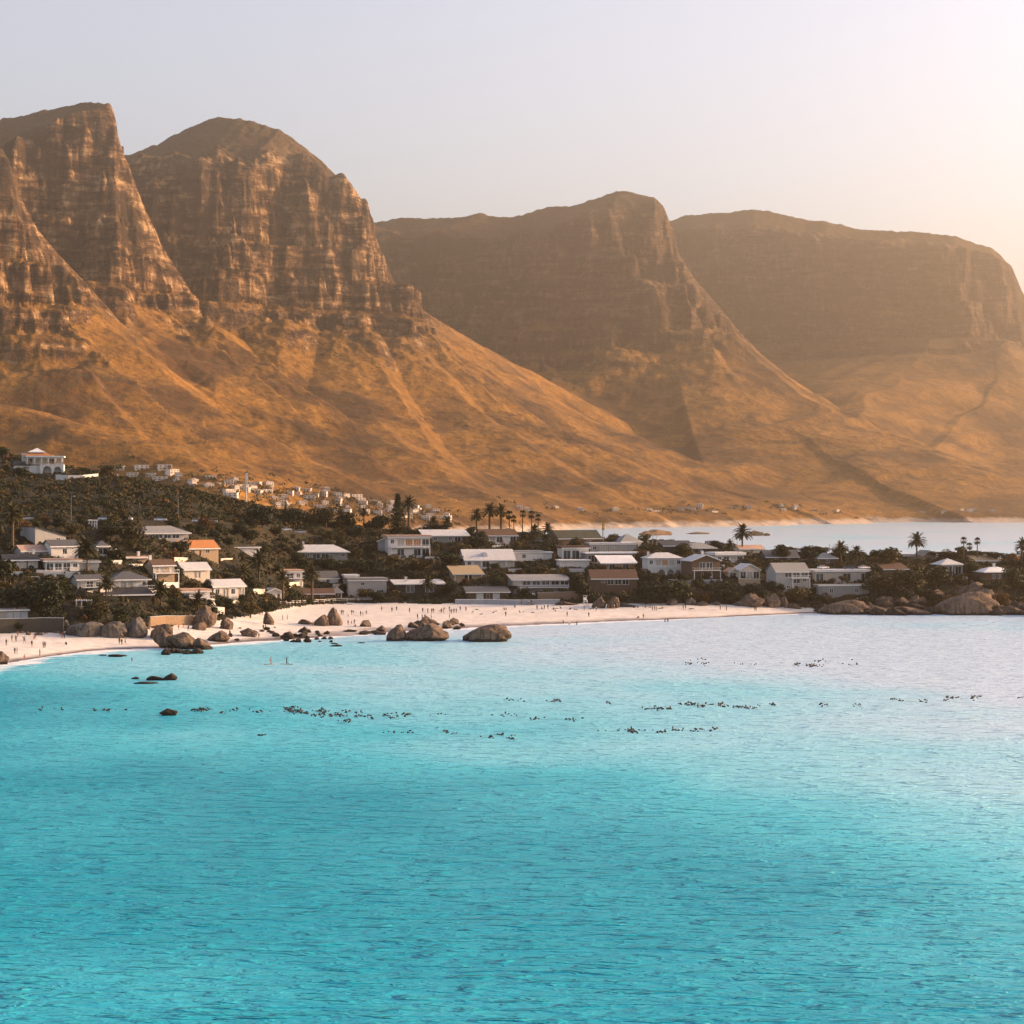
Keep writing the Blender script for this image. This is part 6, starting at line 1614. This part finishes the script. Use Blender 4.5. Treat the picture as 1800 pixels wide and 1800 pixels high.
for px, py, w_, lb in [(938, 1050, 3.0, 'small white notice box on the beach bank left of the grey house wall'), (997, 1048, 3.0, 'small white notice box on the beach bank right of the grey house wall')]:
    x, y, z = hit(px, py); m = MB(); m.box(-0.55, 0.55, -0.1, 0.1, 0.6, 1.5); m.box(-0.06, 0.06, -0.05, 0.05, -0.5, 0.6); o = m.obj('notice_board', TRIM); o.location = (x, y, z); tag(o, lb, 'notice board')

# ------------------------------------------------------------------ far town on the mountain apron
def far_town():
    rng = random.Random(5); spots = []
    def band(x0, x1, f, n, Y0):
        for _ in range(int(n * 1.6)):
            px = rng.uniform(x0, x1); spots.append((px, f(px) + rng.uniform(-1, 1) * 9, None))
    band(205, 300, lambda p: 832 + (p - 205) * 0.10, 12, 0); band(255, 420, lambda p: 838 + (p - 255) * 0.14, 26, 0); band(360, 600, lambda p: 852 + (p - 360) * 0.10, 40, 0)
    band(400, 700, lambda p: 868 + (p - 400) * 0.085, 62, 0); band(480, 760, lambda p: 884 + (p - 480) * 0.075, 60, 0); band(560, 790, lambda p: 896 + (p - 560) * 0.055, 30, 0)
    for _ in range(14): px = rng.uniform(900, 1330); spots.append((px, rng.uniform(893, 904), 'coast'))
    for _ in range(14): px = rng.uniform(1330, 1780); spots.append((px, rng.uniform(893, 902), 'coast'))
    Y = np.arange(1600, 6400, 14.0)
    meshes = []
    FW = NT('far_house_wall').done((0.62, 0.54, 0.47), 0.8); FR = NT('far_house_roof').done((0.40, 0.30, 0.24), 0.8); FG = NT('far_house_window').done((0.13, 0.11, 0.10), 0.4)
    for v in range(5):
        mb = MB(); r2 = random.Random(v); w, d = r2.uniform(9, 17), r2.uniform(8, 11); h = r2.choice((3.2, 5.8, 6.2))
        mb.box(-w / 2, w / 2, 0, d, -4, h, 0)
        if v % 2 == 0: mb.box(-w / 2 - 0.4, w / 2 + 0.4, -0.4, d + 0.4, h, h + 0.4, 0)
        else: b0 = MB(); roof_mesh(b0, 'hip', w, d, h, 2.2, 0.4); mb.add(b0.v, b0.f, 1)
        for st in range(1 if h < 4 else 2):
            for i in range(3):
                u = -w / 2 + w * (i + 0.5) / 3; mb.box(u - w * 0.07, u + w * 0.07, -0.06, 0.1, 0.8 + st * 2.9, 2.3 + st * 2.9, 2)
                if st == 0 and i < 2: mb.box(w / 2 - 0.1, w / 2 + 0.06, d * (0.2 + 0.4 * i), d * (0.45 + 0.4 * i), 0.8, 2.3, 2)
        if h > 4: mb.box(-w / 2, w / 2, -1.5, -0.001, 2.7, 2.9, 0)
        meshes.append(mb.mesh('house', [FW, FR, FG]))
    X = np.array([(s[0] - 900) / FOC for s in spots])[:, None] * Y[None]
    z = mountain_z(X, np.broadcast_to(Y, X.shape))[0]
    used = []
    for i, (px, py, kd) in enumerate(spots):
        ray = HC - (py - HOR) * Y / FOC
        k = int(np.argmax(z[i] >= ray))
        if z[i][k] < ray[k] or z[i][k] < 1.5: continue
        x, y, zz = X[i][k], Y[k], z[i][k]
        if any((x - a) ** 2 + (y - b) ** 2 < 13 ** 2 for a, b in used): continue
        used.append((x, y))
        if kd is None and y > 3600: continue
        o = link_mesh('house', rng.choice(meshes), None, (x, y, zz), (0, 0, rng.uniform(-0.2, 0.9)), (rng.uniform(0.5, 1.0), 0.9, rng.uniform(0.6, 0.95)))
        if kd: tag(o, 'tiny pale house along the far shore below the mountains', 'house', 'tiny houses along the far shore')
        else: tag(o, 'small pale house in the far town at the foot of the mountains', 'house', 'houses of the far town')
    # thickets between the houses
    Q = []; r3 = np.random.default_rng(8)
    for (x, y) in used[:230]:
        for _ in range(3):
            a, b = x + r3.uniform(-30, 30), y + r3.uniform(-25, 25); zz = float(mountain_z(np.array([a]), np.array([b]))[0][0])
            if y > 3600: continue
            n = 16; d = r3.normal(size=(n, 3)); d /= np.linalg.norm(d, axis=1, keepdims=True); d[:, 2] = np.abs(d[:, 2])
            Q.append(leaf_quads(np.array([a, b, zz]) + d * np.array([5, 5, 4.5]) * r3.uniform(0.5, 1, (n, 1)), d, 1.5, r3))
    o = link_mesh('far_thicket', quads_mesh('far_thicket', np.concatenate(Q), LEAF2)); tag(o, 'hazy garden trees between the far town houses', 'thicket', kind='stuff')
far_town()
